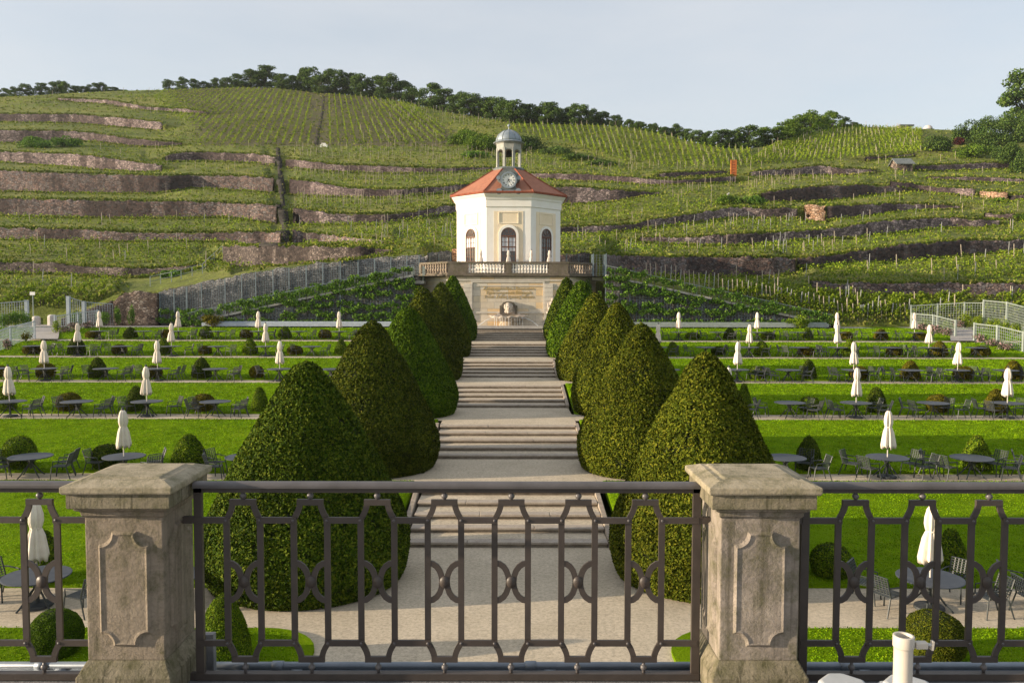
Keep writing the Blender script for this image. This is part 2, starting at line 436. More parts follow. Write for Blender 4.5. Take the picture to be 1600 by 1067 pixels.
M['pipe'] = m_noise('grey_zinc_pipe', (.17, .20, .235), (.23, .26, .30), 5, .4, .15, .004, metal=.4, spec=.5)
M['slab'] = m_noise('grey_terrace_slab', (.15, .155, .165), (.24, .235, .235), 4, .85, .5, .01, 40)
M['plaster'] = m_noise('terrace_render', (.5, .43, .34), (.58, .5, .4), 1, .9, .3, .02)
M['plastic'] = m_noise('cream_painted_steel', (.50, .445, .37), (.57, .515, .44), 5, .35, .05, .002, spec=.5)
M['plastic_grey'] = m_noise('pale_grey_stand_plastic', (.40, .42, .43), (.48, .49, .49), 5, .5, .1, .003)
M['chair'] = m_noise('dark_garden_steel', (.022, .028, .028), (.04, .047, .047), 9, .5, .1, .003, spec=.45)
M['table'] = m_noise('slate_grey_table_paint', (.038, .046, .06), (.055, .064, .08), 5, .6, .1, .003, spec=.5)
M['canvas'] = m_noise('cream_canvas', (.68, .59, .50), (.76, .68, .59), 4, .9, .35, .02, 25)
M['pole'] = m_noise('pale_parasol_pole', (.5, .46, .42), (.6, .56, .5), 5, .5, .05, .002)
M['base'] = m_noise('dark_parasol_base', (.035, .04, .042), (.06, .065, .07), 5, .6, .2, .01)
M['trellis_teal'] = m_noise('teal_grey_trellis_paint', (.13, .175, .195), (.21, .255, .275), 3, .7, .1, .005)
M['trellis_pale'] = m_noise('pale_green_trellis_paint', (.22, .26, .235), (.31, .35, .32), 3, .7, .1, .005)
M['trellis_blue'] = m_noise('pale_blue_trellis_paint', (.33, .38, .42), (.43, .48, .52), 3, .7, .1, .005)
M['coping'] = m_noise('pale_coping_stone', (.42, .39, .36), (.55, .51, .47), 2, .9, .3, .02)
M['orange'] = m_noise('rusted_steel_panel', (.42, .12, .03), (.55, .18, .05), 2, .8, .3, .02)
M['water'] = NT('falling_water').m
M['water'].node_tree.nodes['Principled BSDF'].inputs['Base Color'].default_value = (.75, .78, .8, 1)
M['water'].node_tree.nodes['Principled BSDF'].inputs['Alpha'].default_value = .55
M['water'].node_tree.nodes['Principled BSDF'].inputs['Roughness'].default_value = .2
M['sculpt'] = m_noise('fountain_sandstone', (.40, .34, .28), (.56, .49, .42), 3, .9, .6, .04)
M['sculpt_warm'] = m_noise('stained_fountain_stone', (.36, .27, .17), (.46, .36, .25), 3, .8, .6, .04)
# ------------------------------------------------------------ garden terraces
RISE = 0.735
ZK = [RISE * k for k in range(7)]
FARE = [DG(y, ZK[k]) for k, y in enumerate((919, 740, 647.5, 594.5, 557, 531.5))]        # where each gravel strip meets the lawn above it
NEARE = [DG(y, ZK[k]) for k, y in enumerate((986, 753, 657, 600, 561, 535, 513.5))]      # near edge of each gravel strip
FLB = [DG(y, ZK[k]) for k, y in enumerate((855, 717, 637, 590, 557, 532.5))]             # foot of each flight of steps
TREAD = 0.97
FLT = [b + 4 * TREAD + .3 for b in FLB]
YTOP = NEARE[6]
AX = 0.0
def axis(d): return XA(794.5, 85) * d / 85 if False else XA(793.5, d)
def lawn_z(d):
    xs = []; zs = []
    for k in range(6):
        xs += [NEARE[k], FARE[k]]; zs += [ZK[k], ZK[k]]
    xs.append(NEARE[6]); zs.append(ZK[6])
    return float(np.interp(d, xs, zs))

g = MB().bx(-520, 520, -120, 640, -1.2, -.35).build('ground', M['ground'])
tag(g, kind='structure')
gm = MB()
for k in range(6):
    z = ZK[k]
    n0 = NEARE[k] - .06; f0 = FARE[k] + .06
    if k == 0: n0 = NEARE[0] - .1
    gm.add([(-78, n0, z), (78, n0, z), (78, f0, z), (-78, f0, z)], [(0, 1, 2, 3)])
o = gm.build('gravel_path', M['gravel']); tag(o, kind='structure')
gm = MB()
z = .004
gm.add([(-12, 4.6, z), (12, 4.6, z), (12, FLB[0], z), (-12, FLB[0], z)], [(0, 1, 2, 3)])
for k in range(1, 6):
    z = ZK[k] + .004
    gm.add([(-3.12, FLT[k - 1] - .02, z), (3.12, FLT[k - 1] - .02, z), (3.12, FLB[k], z), (-3.12, FLB[k], z)], [(0, 1, 2, 3)])
o = gm.build('gravel_landing', M['gravel']); tag(o, kind='structure')
o = MB().add([(-78, YTOP - .05, ZK[6]), (78, YTOP - .05, ZK[6]), (78, 96, ZK[6]), (-78, 96, ZK[6])], [(0, 1, 2, 3)]).build('path', M['asphalt']); tag(o, kind='structure')

def lawn(x0, x1, d0, d1, z0, z1, name='lawn'):
    nx = max(8, int((x1 - x0) / .7)); nd = max(10, int((d1 - d0) / .4))
    xs = np.linspace(x0, x1, nx); t = np.linspace(0, 1, nd)
    X, T = np.meshgrid(xs, t)
    Y = d0 + (d1 - d0) * T
    Zs = z0 + .075 + (z1 - z0 - .02) * (T * .92 + .08 * T * T * (3 - 2 * T))
    P = np.stack([X, Y, Zs], -1)
    Zs = Zs + .018 * vnoise(P, 1.3) * np.minimum(1, np.minimum(T, 1 - T) * 8)
    Y = Y + (T < .001) * .03 * vnoise(P, 4.1)
    top = np.stack([X, Y, Zs], -1)
    lo = top[0].copy(); lo[:, 2] = z0 - .04; hi = top[-1].copy(); hi[:, 2] = z1 - .04
    G = np.concatenate([lo[None], top, hi[None]], 0)
    lf = G[:, :1].copy(); lf[..., 2] -= .25; rt = G[:, -1:].copy(); rt[..., 2] -= .25
    G = np.concatenate([lf, G, rt], 1)
    a, b = G.shape[:2]
    I = np.arange(a * b).reshape(a, b)
    F = np.stack([I[:-1, :-1], I[:-1, 1:], I[1:, 1:], I[1:, :-1]], -1).reshape(-1, 4)
    o = link(name, arr_mesh(name, G.reshape(-1, 3), F, M['lawn'], True)); tag(o, kind='structure')
for k in range(6):
    for sgn in (-1, 1):
        x0, x1 = (3.32, 77) if sgn > 0 else (-77, -3.32)
        lawn(x0, x1, FARE[k], NEARE[k + 1], ZK[k], ZK[k + 1])
# the two near lawns end in a rounded corner towards the axis
for sgn, xe in ((-1, XA(487, 16, 1010)), (1, XA(1052, 16, 1010))):
    pts = []
    d1 = NEARE[0]; r = 1.3
    for i in range(9):
        a = math.pi / 2 * i / 8
        pts.append((abs(xe) + r - r * math.sin(a), d1 - r + r * math.cos(a)))
    pts.append((abs(xe), 4.7)); pts.append((60, 4.7)); pts.append((60, d1))
    poly = [(sgn * x, y) for x, y in pts]
    if sgn > 0: poly = poly[::-1]
    mb = MB().prism(poly, .08, Matrix.Translation((0, 0, .001)))
    o = mb.build('lawn', M['lawn']); tag(o, kind='structure')

# mown grass: short tufts over every lawn in view
lg = np.random.default_rng(77); P_ = []
for k in range(-1, 6):
    d0, d1 = (5.2, NEARE[0]) if k < 0 else (FARE[k], NEARE[k + 1])
    dens = [520, 460, 300, 210, 150, 120, 100][k + 1]; size = [.017, .018, .023, .029, .035, .040, .044][k + 1]
    wmax = d1 * .66
    n = int(dens * (d1 - d0) * 2 * wmax)
    X = lg.uniform(-wmax, wmax, n); Y = lg.uniform(d0 - .045, d1 + .045, n)
    lim = 4.2 if k < 0 else 3.35
    ok = (np.abs(X) > lim) & (np.abs(X) < Y * .655 + .6)
    if k < 0: ok &= (Y > 8) & ((np.abs(X) > lim + 1.2) | (Y < NEARE[0] - 1.2) | (np.hypot(np.abs(X) - lim - 1.3, Y - NEARE[0] + 1.3) < 1.25))
    X, Y = X[ok], Y[ok]; T = np.clip((Y - d0) / (d1 - d0), 0, 1)
    Zb = np.full(len(X), .08) if k < 0 else ZK[k] + .075 + (RISE - .02) * (T * .92 + .08 * T * T * (3 - 2 * T))
    P_.append(np.column_stack([X, Y, Zb + size * .55, np.full(len(X), size)]))
P_ = np.concatenate(P_)
N_ = lg.normal(size=(len(P_), 3)) * np.array((1, 1, .35)) + np.array((-.25, -.35, .25))
V_, F_ = leaf_cards(P_[:, :3], P_[:, 3], N_, .2, .75, lg)
o = link('lawn_grass', arr_mesh('lawn_grass', V_, F_, M['blade'])); tag(o, 'short mown bright green grass of the garden lawns', 'grass', None, 'stuff')

# flights of steps
ORD = ['nearest', 'second', 'third', 'fourth', 'fifth', 'farthest']
for k in range(6):
    z0 = ZK[k]; hs = RISE / 5; b = FLB[k]
    half = XA(952, FLB[0], 855) if k == 0 else 3.05
    cx = axis(b)
    r = empty('stone_steps', (cx, b, z0))
    tag(r, f'{ORD[k]} flight of five broad stone steps between the yew cones', 'steps', 'flights of steps up the garden axis')
    fill = MB()
    for i in range(5):
        mb = MB()
        xs = [-half, -half * .34 + random.uniform(-.5, .5), half * .3 + random.uniform(-.5, .5), half]
        for j in range(3):
            dz = random.uniform(-.006, .006)
            mb.bx(xs[j] + .006, xs[j + 1] - .006, i * TREAD - .02 + random.uniform(-.012, .012), i * TREAD + .36, (i + 1) * hs - .062, (i + 1) * hs + .012 + dz)
        st = bevel(mb.build('step', M['step'], r), .016)
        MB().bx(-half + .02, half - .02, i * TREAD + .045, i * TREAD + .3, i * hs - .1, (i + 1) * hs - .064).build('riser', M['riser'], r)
        y1 = (i + 1) * TREAD if i < 4 else 4 * TREAD + .5
        fill.bx(-half + .01, half - .01, i * TREAD + .2, y1 + .02, i * hs - .3, (i + 1) * hs)
    fill.build('gravel_tread', M['gravel'], r)
    for s in (-1, 1):
        mb = MB(); x = s * (half + .13)
        mb.add([(x - .12, -.15, -.1), (x + .05, -.15, -.1), (x + .05, 4.5, -.1), (x - .12, 4.5, -.1),
                (x - .12, -.15, hs + .03), (x + .05, -.15, hs + .03), (x + .05, 4.5, RISE + .06), (x - .12, 4.5, RISE + .06)],
               [(0, 3, 2, 1), (4, 5, 6, 7), (0, 1, 5, 4), (1, 2, 6, 5), (2, 3, 7, 6), (3, 0, 4, 7)])
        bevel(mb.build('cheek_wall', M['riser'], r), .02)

# ------------------------------------------------------------ the vineyard hill
WALLS = [  # look, material, [(px, py of top, py of foot), ...]
 ('thin broken dark wall nearest the ridge on the left', 'rubble_dark', [(90, 154, 157), (120, 155, 160), (170, 157, 163), (230, 168, 173), (290, 171, 177), (324, 176, 180)]),
 ('low greyish wall high on the left hillside with a dark right half', 'rubble_dark', [(-260, 178, 190), (0, 179, 191), (120, 180, 192.5), (190, 185, 199), (250, 192, 204), (254, 195, 204)]),
 ('uneven dark wall behind a low green shrub on the left hillside', 'rubble_dark', [(-260, 206, 224), (0, 205, 224), (100, 206, 221), (150, 209, 221), (200, 217, 228), (250, 221, 230), (284, 224, 228)]),
 ('dark wall with pale repaired patches on the left hillside', 'rubble_dark', [(-260, 238, 254), (0, 238, 253), (60, 240, 258), (110, 241, 261), (160, 247, 266), (220, 255, 269), (252, 260, 268)]),
 ('blackened wall just left of the top of the dark stairway', 'rubble_dark', [(258, 245, 253), (268, 241, 253), (320, 239, 252), (400, 242, 255), (430, 246, 258)]),
 ('long wall with purplish and dark stretches below the steep vine rows', 'rubble_pink', [(446, 249, 262), (520, 258, 268.5), (600, 261, 271), (680, 264, 271), (770, 263, 266)]),
 ('tall pinkish wall of large stones in the upper left hillside', 'rubble', [(-260, 267, 299), (0, 267.5, 299), (100, 272, 302), (245, 275, 303), (300, 275, 294), (385, 277, 298), (428, 280, 302)]),
 ('sagging purplish wall right of the dark stairway, half way up', 'rubble_pink', [(452, 281, 304), (480, 284, 306), (540, 294, 308), (580, 296, 309), (620, 297, 309), (680, 294, 303), (745, 288, 295)]),
 ('long tall brown wall across the middle of the left hillside', 'rubble', [(-260, 311, 337), (0, 311.5, 337), (100, 313, 340), (200, 315, 341), (300, 317, 341), (350, 318, 339), (432, 322, 350)]),
 ('dark curved wall right of the stairway with bright vines below it', 'rubble_dark', [(458, 327, 352), (500, 331, 352), (520, 335, 351), (600, 336, 351), (640, 334, 345), (690, 324, 336), (715, 322, 334)]),
 ('crumbling low wall on the lower left hillside', 'rubble', [(-260, 356, 374), (0, 356.5, 375), (70, 359, 376), (130, 360, 377), (200, 364, 378), (260, 365, 377), (350, 365, 378), (400, 364, 384), (438, 364, 386)]),
 ('short reddish wall tapering away right of the stairway foot', 'rubble', [(457, 362, 383), (500, 367, 380), (560, 374, 380), (620, 379, 381)]),
 ('rough tumbled stone bank at the left foot of the hill', 'rubble_bank', [(-260, 411, 427), (0, 412, 427), (75, 413, 428), (140, 418, 431), (200, 421, 434), (240, 421, 431), (290, 418, 424), (330, 412, 415)]),
 ('dark brown stone wall directly above the grey trellis on the left', 'rubble_bank', [(348, 386, 412), (400, 387, 417), (440, 387, 415), (500, 387, 410), (560, 389, 405), (600, 390, 398), (618, 392, 396)]),
 ('dark weathered wall just right of the pavilion roof', 'rubble_dark', [(846, 292, 318), (865, 293, 319), (900, 293, 319), (960, 298, 315), (1000, 301, 308), (1032, 302, 304.5)]),
 ('long low purplish wall behind stakes right of the lantern', 'rubble_pink', [(826, 272, 278), (900, 272, 284), (950, 276, 284), (1020, 281, 290), (1060, 283, 288), (1100, 281, 287), (1150, 276, 285)]),
 ('short dark wall in the hollow below the orange panel', 'rubble_dark', [(1030, 272, 279), (1080, 270, 276), (1136, 268, 272)]),
 ('dark wall swinging up to the right of the pavilion', 'rubble_dark', [(860, 357, 366), (935, 355, 365.5), (990, 352, 360), (1015, 346, 356), (1075, 336, 349), (1102, 332.5, 345), (1150, 325, 340), (1200, 328, 341), (1246, 326, 341)]),
 ('sunlit orange stone block at the corner of a terrace', 'rubble_orange', [(1258, 321, 345), (1290, 322, 348)]),
 ('purplish wall running right from the orange stone corner', 'rubble_pink', [(1292, 323, 344), (1340, 322, 340), (1400, 320, 331), (1450, 321, 328), (1500, 323, 327)]),
 ('low wall behind a fringe of pale stakes right of the pavilion', 'rubble_dark', [(1000, 373, 379), (1060, 373, 382), (1100, 371, 383), (1150, 368, 384), (1200, 365, 380), (1240, 364, 376), (1290, 359, 373), (1330, 355, 372), (1370, 348, 367), (1430, 344, 361), (1470, 342, 356), (1520, 344, 357), (1562, 346, 353)]),
 ('big red and dark wall standing right of the teal trellis cage', 'rubble', [(944, 400, 424), (1000, 402, 429), (1060, 403, 432), (1110, 403, 433), (1200, 404, 434), (1243, 405, 426)]),
 ('rising brown wall with a collapsed dark hollow, lower right hillside', 'rubble', [(1246, 405, 417), (1290, 402, 414), (1320, 397, 412), (1360, 392, 410), (1400, 385, 412), (1450, 382, 405), (1500, 377, 400), (1560, 377, 395), (1600, 377, 391), (1860, 377, 391)]),
 ('lowest red stone wall on the right, above the pale lattice fence', 'rubble', [(1268, 441, 450), (1300, 443, 457), (1350, 444, 460), (1450, 445, 464), (1600, 445, 464), (1860, 445, 464)]),
 ('small dark wall left of a vine block, upper right hillside', 'rubble_dark', [(1172, 270, 276), (1200, 267, 276), (1240, 264, 275), (1280, 260, 273), (1320, 264, 274), (1370, 267, 270)]),
 ('thin grey wall running right from the stone hut', 'rubble_pink', [(1430, 261, 267), (1480, 258, 267), (1540, 256, 265), (1592, 255, 264)]),
 ('thin dark wall two terraces below the tall right tree', 'rubble_dark', [(1448, 277, 280), (1530, 278, 285), (1600, 281, 286), (1860, 281, 287)]),
 ('long brown wall rising and falling on the right hillside', 'rubble', [(1190, 302, 317), (1250, 295, 315), (1300, 292, 313), (1340, 290, 308), (1380, 292, 303), (1420, 292, 300)]),
 ('grey wall slanting down to the right below the stone hut', 'rubble_pink', [(1392, 285, 290), (1430, 289, 298), (1480, 294, 304), (1524, 297, 306)]),
 ('small orange stone wall near the right edge of the hillside', 'rubble_orange', [(1532, 300, 307), (1575, 302, 314)]),
 ('short dark wall at the right edge beside the orange stones', 'rubble_dark', [(1578, 306, 312), (1640, 306, 313), (1860, 306, 313)]),
 ('thin stone wall left of the stone hut below the right crest', 'rubble_pink', [(1352, 246, 252), (1380, 246, 249), (1430, 241, 244)]),
 ('dark ragged wall at the right edge of the hill, lower half', 'rubble_dark', [(1540, 334, 341), (1600, 338, 346), (1860, 338, 346)]),
]
RIDGE = [(-260, 158), (0, 152), (50, 150), (110, 146), (200, 142), (280, 140), (370, 137), (430, 138), (500, 146), (560, 150), (620, 158), (690, 174), (760, 186), (800, 193), (900, 196), (950, 197), (1000, 203), (1050, 213), (1090, 225), (1130, 232), (1170, 233), (1200, 228), (1250, 215), (1300, 202), (1340, 198), (1400, 200), (1450, 202), (1500, 204), (1600, 212), (1860, 205)]
FOOT = [(-260, 500), (0, 498), (70, 497), (115, 491), (190, 459), (247, 455), (330, 438), (400, 424), (500, 411), (600, 402), (650, 398), (705, 396), (890, 399), (935, 401), (950, 431), (1020, 441), (1100, 457), (1200, 480), (1290, 501), (1320, 508), (1430, 505), (1600, 500), (1860, 500)]
FOOTD = [(-260, 84.3), (655, 84.3), (667, 95), (922, 95), (935, 84.3), (1860, 84.3)]
KS = 0.2
TAPER = 34.0
ip = lambda tab, x: float(np.interp(x, [p[0] for p in tab], [p[1] for p in tab]))
def sm(t): t = np.clip(t, 0, 1); return t * t * (3 - 2 * t)
def walls_at(px):
    """walls of one column with their strength (1 on the wall itself, fading to 0 past its ends)"""
    ws = []
    for i, (lab, mt, pl) in enumerate(WALLS):
        x0, x1 = pl[0][0], pl[-1][0]
        if x0 - TAPER < px < x1 + TAPER:
            t = float(np.interp(px, [p[0] for p in pl], [p[1] for p in pl])); b = float(np.interp(px, [p[0] for p in pl], [p[2] for p in pl]))
            f = 1.0
            if px < x0: f = 1 - (x0 - px) / TAPER
            if px > x1: f = 1 - (px - x1) / TAPER
            f = float(sm(f)); m = (t + b) / 2; h = (b - t) / 2 * f
            ws.append((m + h, m - h, i if f >= 1 else -1))
    ws.sort(reverse=True)
    return ws
def column(px):
    """depth profile of one column of the hill: photograph rows, depths, and the open strips between walls"""
    yf, yr, Df = ip(FOOT, px), ip(RIDGE, px), ip(FOOTD, px)
    r470 = float(ray(px, 470)[2])
    def base(y):
        ds = 84 * math.exp((float(ray(px, y)[2]) - r470) / KS)
        t = float(sm((yf - y) / 40))
        return Df * (1 - t) + max(ds, Df + (yf - y) * .07) * t
    ys = [yf]; ds = [Df]; ivs = []
    def climb(y1, D1):
        y0, D0 = ys[-1], ds[-1]
        D1 = max(D1, D0 + .02)
        n = max(2, int((y0 - y1) / 3) + 1)
        long = y0 - y1 > 30
        for u in np.linspace(0, 1, n)[1:]:
            q = y0 + (y1 - y0) * u
            d = math.exp(math.log(D0) * (1 - u) + math.log(D1) * u)
            if long: d = max(ds[-1] + .005, d + (base(q) - d) * min(1, 6 * u * (1 - u)))
            ys.append(q); ds.append(d)
    for b, t, i in walls_at(px):
        b = min(b, ys[-1] - .05); t = min(t, b - .05)
        d = base((b + t) / 2)
        y0 = ys[-1]
        climb(b, d - .06)
        ivs.append((y0, b, i))
        ys.append(t); ds.append(max(d + .06, ds[-1] + .02))
    y0 = ys[-1]
    climb(yr, base(yr)); ivs.append((y0, yr, -1))
    return np.array(ys), np.array(ds), ivs
PXS = np.arange(-260, 1861, 5)
COLS = [column(px) for px in PXS]
def hd(px, py):
    f = (px + 260) / 5; i = int(min(max(f, 0), len(COLS) - 2)); t = f - i
    a = np.interp(-py, -COLS[i][0], COLS[i][1]); b = np.interp(-py, -COLS[i + 1][0], COLS[i + 1][1])
    return float(a + (b - a) * t)
def HP(px, py, dy=0.0): return W(px, py, hd(px, py) + dy)
NR = 250
G = np.zeros((NR + 4, len(PXS), 3))
for j, px in enumerate(PXS):
    ys, ds, _ = COLS[j]
    q = ys[0] + (ys[-1] - ys[0]) * np.linspace(0, 1, NR)
    d = np.interp(-q, -ys, ds)
    r = ray(np.full(NR, float(px)), q)
    G[1:NR + 1, j, 0] = r[:, 0] * d; G[1:NR + 1, j, 1] = d; G[1:NR + 1, j, 2] = CZ + r[:, 2] * d
    G[0, j] = G[1, j]; G[0, j, 2] = 2.5
    e = G[NR, j]
    for i, (dd, dz) in enumerate(((14, 1.2), (45, -2), (160, -60))):
        s = (e[1] + dd) / e[1]
        G[NR + 1 + i, j] = (e[0] * s, e[1] + dd, e[2] + dz)
G[2:NR, :, 2] += .10 * vnoise(G[2:NR], .9)
I = np.arange(G.shape[0] * G.shape[1]).reshape(G.shape[:2])
F = np.stack([I[:-1, :-1], I[:-1, 1:], I[1:, 1:], I[1:, :-1]], -1).reshape(-1, 4)
def zone_up(px, py):
    """blocks whose rows run straight up the slope"""
    if 0 < px:
        xl = np.interp(py, [140, 170, 228], [255, 300, 312]); xr = np.interp(py, [150, 205, 232], [585, 705, 716])
        if xl < px < xr and py < 229: return 1
        if px >= 800 and px < 1180 and py < np.interp(px, [800, 880, 960, 1040, 1180], [206, 222, 246, 262, 262]): return 2
        if 1180 <= px < 1440 and py < np.interp(px, [1180, 1300, 1440], [258, 250, 238]): return 3
    return 0
hme = arr_mesh('hillside', G.reshape(-1, 3), F, [M['hill'], M['soil']], True)
mi_ = np.zeros((G.shape[0] - 1, len(PXS) - 1), np.int32)
for j, px in enumerate(PXS[:-1]):
    ys = COLS[j][0]; q = ys[0] + (ys[-1] - ys[0]) * np.linspace(0, 1, NR)
    for i in range(NR):
        if q[i] < 265 and zone_up(px + 2.5 + 9 * math.sin(i * 1.9) , q[i]) == 1: mi_[i + 1, j] = 1
hme.polygons.foreach_set('material_index', mi_.ravel())
o = link('hillside', hme); tag(o, kind='structure')

def wall_mesh(rows_pts, thick, name, mt, seed, rough=.07):
    """rows_pts: [(base Vector, top Vector)] along the wall; ragged top, rough face"""
    n = len(rows_pts); k = 6
    V = np.zeros((k + 2, n, 3))
    for i, (b, t) in enumerate(rows_pts):
        b = np.array(b); t = np.array(t)
        for q in range(k):
            u = q / (k - 1)
            p = b * (1 - u) + t * u
            V[q, i] = p
        V[k, i] = t + np.array((0, thick, -.02)); V[k + 1, i] = b + np.array((0, thick, 0))
    nn = vnoise(V[:k], 2.3, seed) * .6 + vnoise(V[:k], 6.1, seed + 3) * .4 + np.random.default_rng(seed).normal(size=V[:k].shape[:2]) * .35
    V[:k, :, 1] += nn * rough
    hgt = np.abs(V[k - 1, :, 2] - V[0, :, 2])
    V[k - 1, :, 2] += np.clip(hgt, 0, 1.5) * (.12 * vnoise(V[k - 1], 1.1, seed) + .05 * np.random.default_rng(seed + 9).normal(size=n))
    V[k, :, 2] = V[k - 1, :, 2] - .03
    I = np.arange((k + 2) * n).reshape(k + 2, n)
    F = np.stack([I[:-1, :-1], I[:-1, 1:], I[1:, 1:], I[1:, :-1]], -1).reshape(-1, 4)
    me = arr_mesh(name, V.reshape(-1, 3), F, mt)
    o = link(name, me)
    # end caps
    bm = bmesh.new(); bm.from_mesh(me); bmesh.ops.holes_fill(bm, edges=[e for e in bm.edges if e.is_boundary], sides=0)
    bm.normal_update(); bm.to_mesh(me); bm.free()
    return o
for w, (lab, mt, pl) in enumerate(WALLS):
    rp = []
    x0, x1 = pl[0][0], pl[-1][0]
    xs_ = np.linspace(x0, x1, max(4, int((x1 - x0) / 3.2)))
    dw_ = np.array([hd(q, float(np.interp(q, [p[0] for p in pl], [p[2] for p in pl])) + .01) for q in xs_])
    raw_ = dw_.copy()
    dw_ = np.array([raw_[max(0, q - 3):q + 4].min() for q in range(len(raw_))])
    dw_ = np.minimum(np.convolve(np.pad(dw_, 3, 'edge'), np.ones(7) / 7, 'valid'), raw_)
    for wi, px in enumerate(xs_):
        t = float(np.interp(px, [p[0] for p in pl], [p[1] for p in pl])); b = float(np.interp(px, [p[0] for p in pl], [p[2] for p in pl]))
        d = dw_[wi]
        B = W(px, b, d - .22); T = W(px, t, d - .22 + .1)
        B.z -= .25; T.z += .10
        rp.append((B, T))
    o = wall_mesh(rp, .5, 'vineyard_wall', M[mt], w + 1)
    tag(o, lab, 'wall', 'dry stone walls of the vineyard terraces', 'thing')

# dark stairway and gully up the hill
def stair2(line, label):
    """line runs from top (small py) to bottom: px, py, width in px; one connected stepped ribbon"""
    lx = [p[1] for p in line]; rows = []
    for y in np.arange(line[-1][1], line[0][1], -1.5):
        xc = float(np.interp(y, lx, [p[0] for p in line])) + random.uniform(-.25, .25); wd = float(np.interp(y, lx, [p[2] for p in line])) * random.uniform(.92, 1.06)
        a = HP(xc - wd / 2, y); b = HP(xc + wd / 2, y); z = (a.z + b.z) / 2 + random.uniform(-.04, .04); yy = min(a.y, b.y) - .3
        rows.append((a.x, b.x, yy, z))
    V = []
    for i, (x0, x1, y, z) in enumerate(rows):
        zl = rows[i - 1][3] if i else z - .4
        for zz in (zl + .12, z + .12):
            V += [(x0, y + .5, zz - .5), (x0, y, zz), (x1, y, zz), (x1, y + .5, zz - .5)]
    F = []
    for i in range(len(V) // 4 - 1):
        for k in range(3): F.append((4 * i + k, 4 * i + k + 1, 4 * i + 5 + k, 4 * i + 4 + k))
    o = link('stone_stairway', arr_mesh('stone_stairway', V, F, M['stair_dark'])); tag(o, label, 'stairway')
stair2([(435, 231, 7), (437, 255, 8), (441, 290, 9), (445, 330, 10), (449, 386, 12)], 'steep dark stone stairway cutting up through the left terraces')
stair2([(506, 150, 4), (503, 180, 5), (498, 205, 6), (494, 227, 7)], 'narrow dark gully of steps between the steep vine rows')
# ------------------------------------------------------------ pavilion on its balcony
PD, PCX = 87.5, XA(794.6, 85, 400)          # centre of the octagon
FZ = ZA(429, 80)                            # balcony floor
AP = 5.36                                   # apothem of the walls
ZE = ZA(312, 82.1)                          # top of the wall below the cornice
def octo(ap, ang=0):
    c = ap / math.cos(math.pi / 8)
    return [(c * math.cos(math.pi / 8 + k * math.pi / 4 + ang), c * math.sin(math.pi / 8 + k * math.pi / 4 + ang)) for k in range(8)]
def octo_stack(mb, prof, cap=True):
    mb.lathe([(a / math.cos(math.pi / 8), z) for a, z in prof], 8, (0, 0, 0), None, math.pi / 8, cap); return mb
pav = empty('pavilion', (PCX, PD, FZ))
tag(pav, 'cream and white octagonal pavilion with red tiled roof above the stairs', 'pavilion')
H = ZE - FZ
octo_stack(MB(), [(AP, -.3), (AP, H)]).build('wall', M['white'], pav)
co = octo_stack(MB(), [(AP + .03, H - .75), (AP + .09, H - .70), (AP + .09, H - .02), (AP + .16, H + .02), (AP + .2, H + .22), (AP + .44, H + .45), (AP + .50, H + .5), (AP + .50, H + .72), (AP + .2, H + .74)])
co.build('cornice', M['white'], pav)
def facet(k):
    """matrix of wall facet k: u along the wall, v up, w outwards"""
    a = -math.pi / 2 + k * math.pi / 4
    n = Vector((math.cos(a), math.sin(a), 0)); u = Vector((-n.y, n.x, 0))
    m = Matrix.Identity(4); m.col[0][:3] = u; m.col[1][:3] = (0, 0, 1); m.col[2][:3] = n; m.col[3][:3] = n * AP
    return m
def arch(w, h, n=10):
    """outline of a round headed opening: half width w, spring height h"""
    return [(-w, 0), (w, 0), (w, h)] + [(w * math.cos(t), h + w * math.sin(t)) for t in np.linspace(0, math.pi, n)[1:-1]] + [(-w, h)]
fw = AP * math.tan(math.pi / 8)
zw = ZA(355.5, 82.1) - FZ                   # crown of the window arch
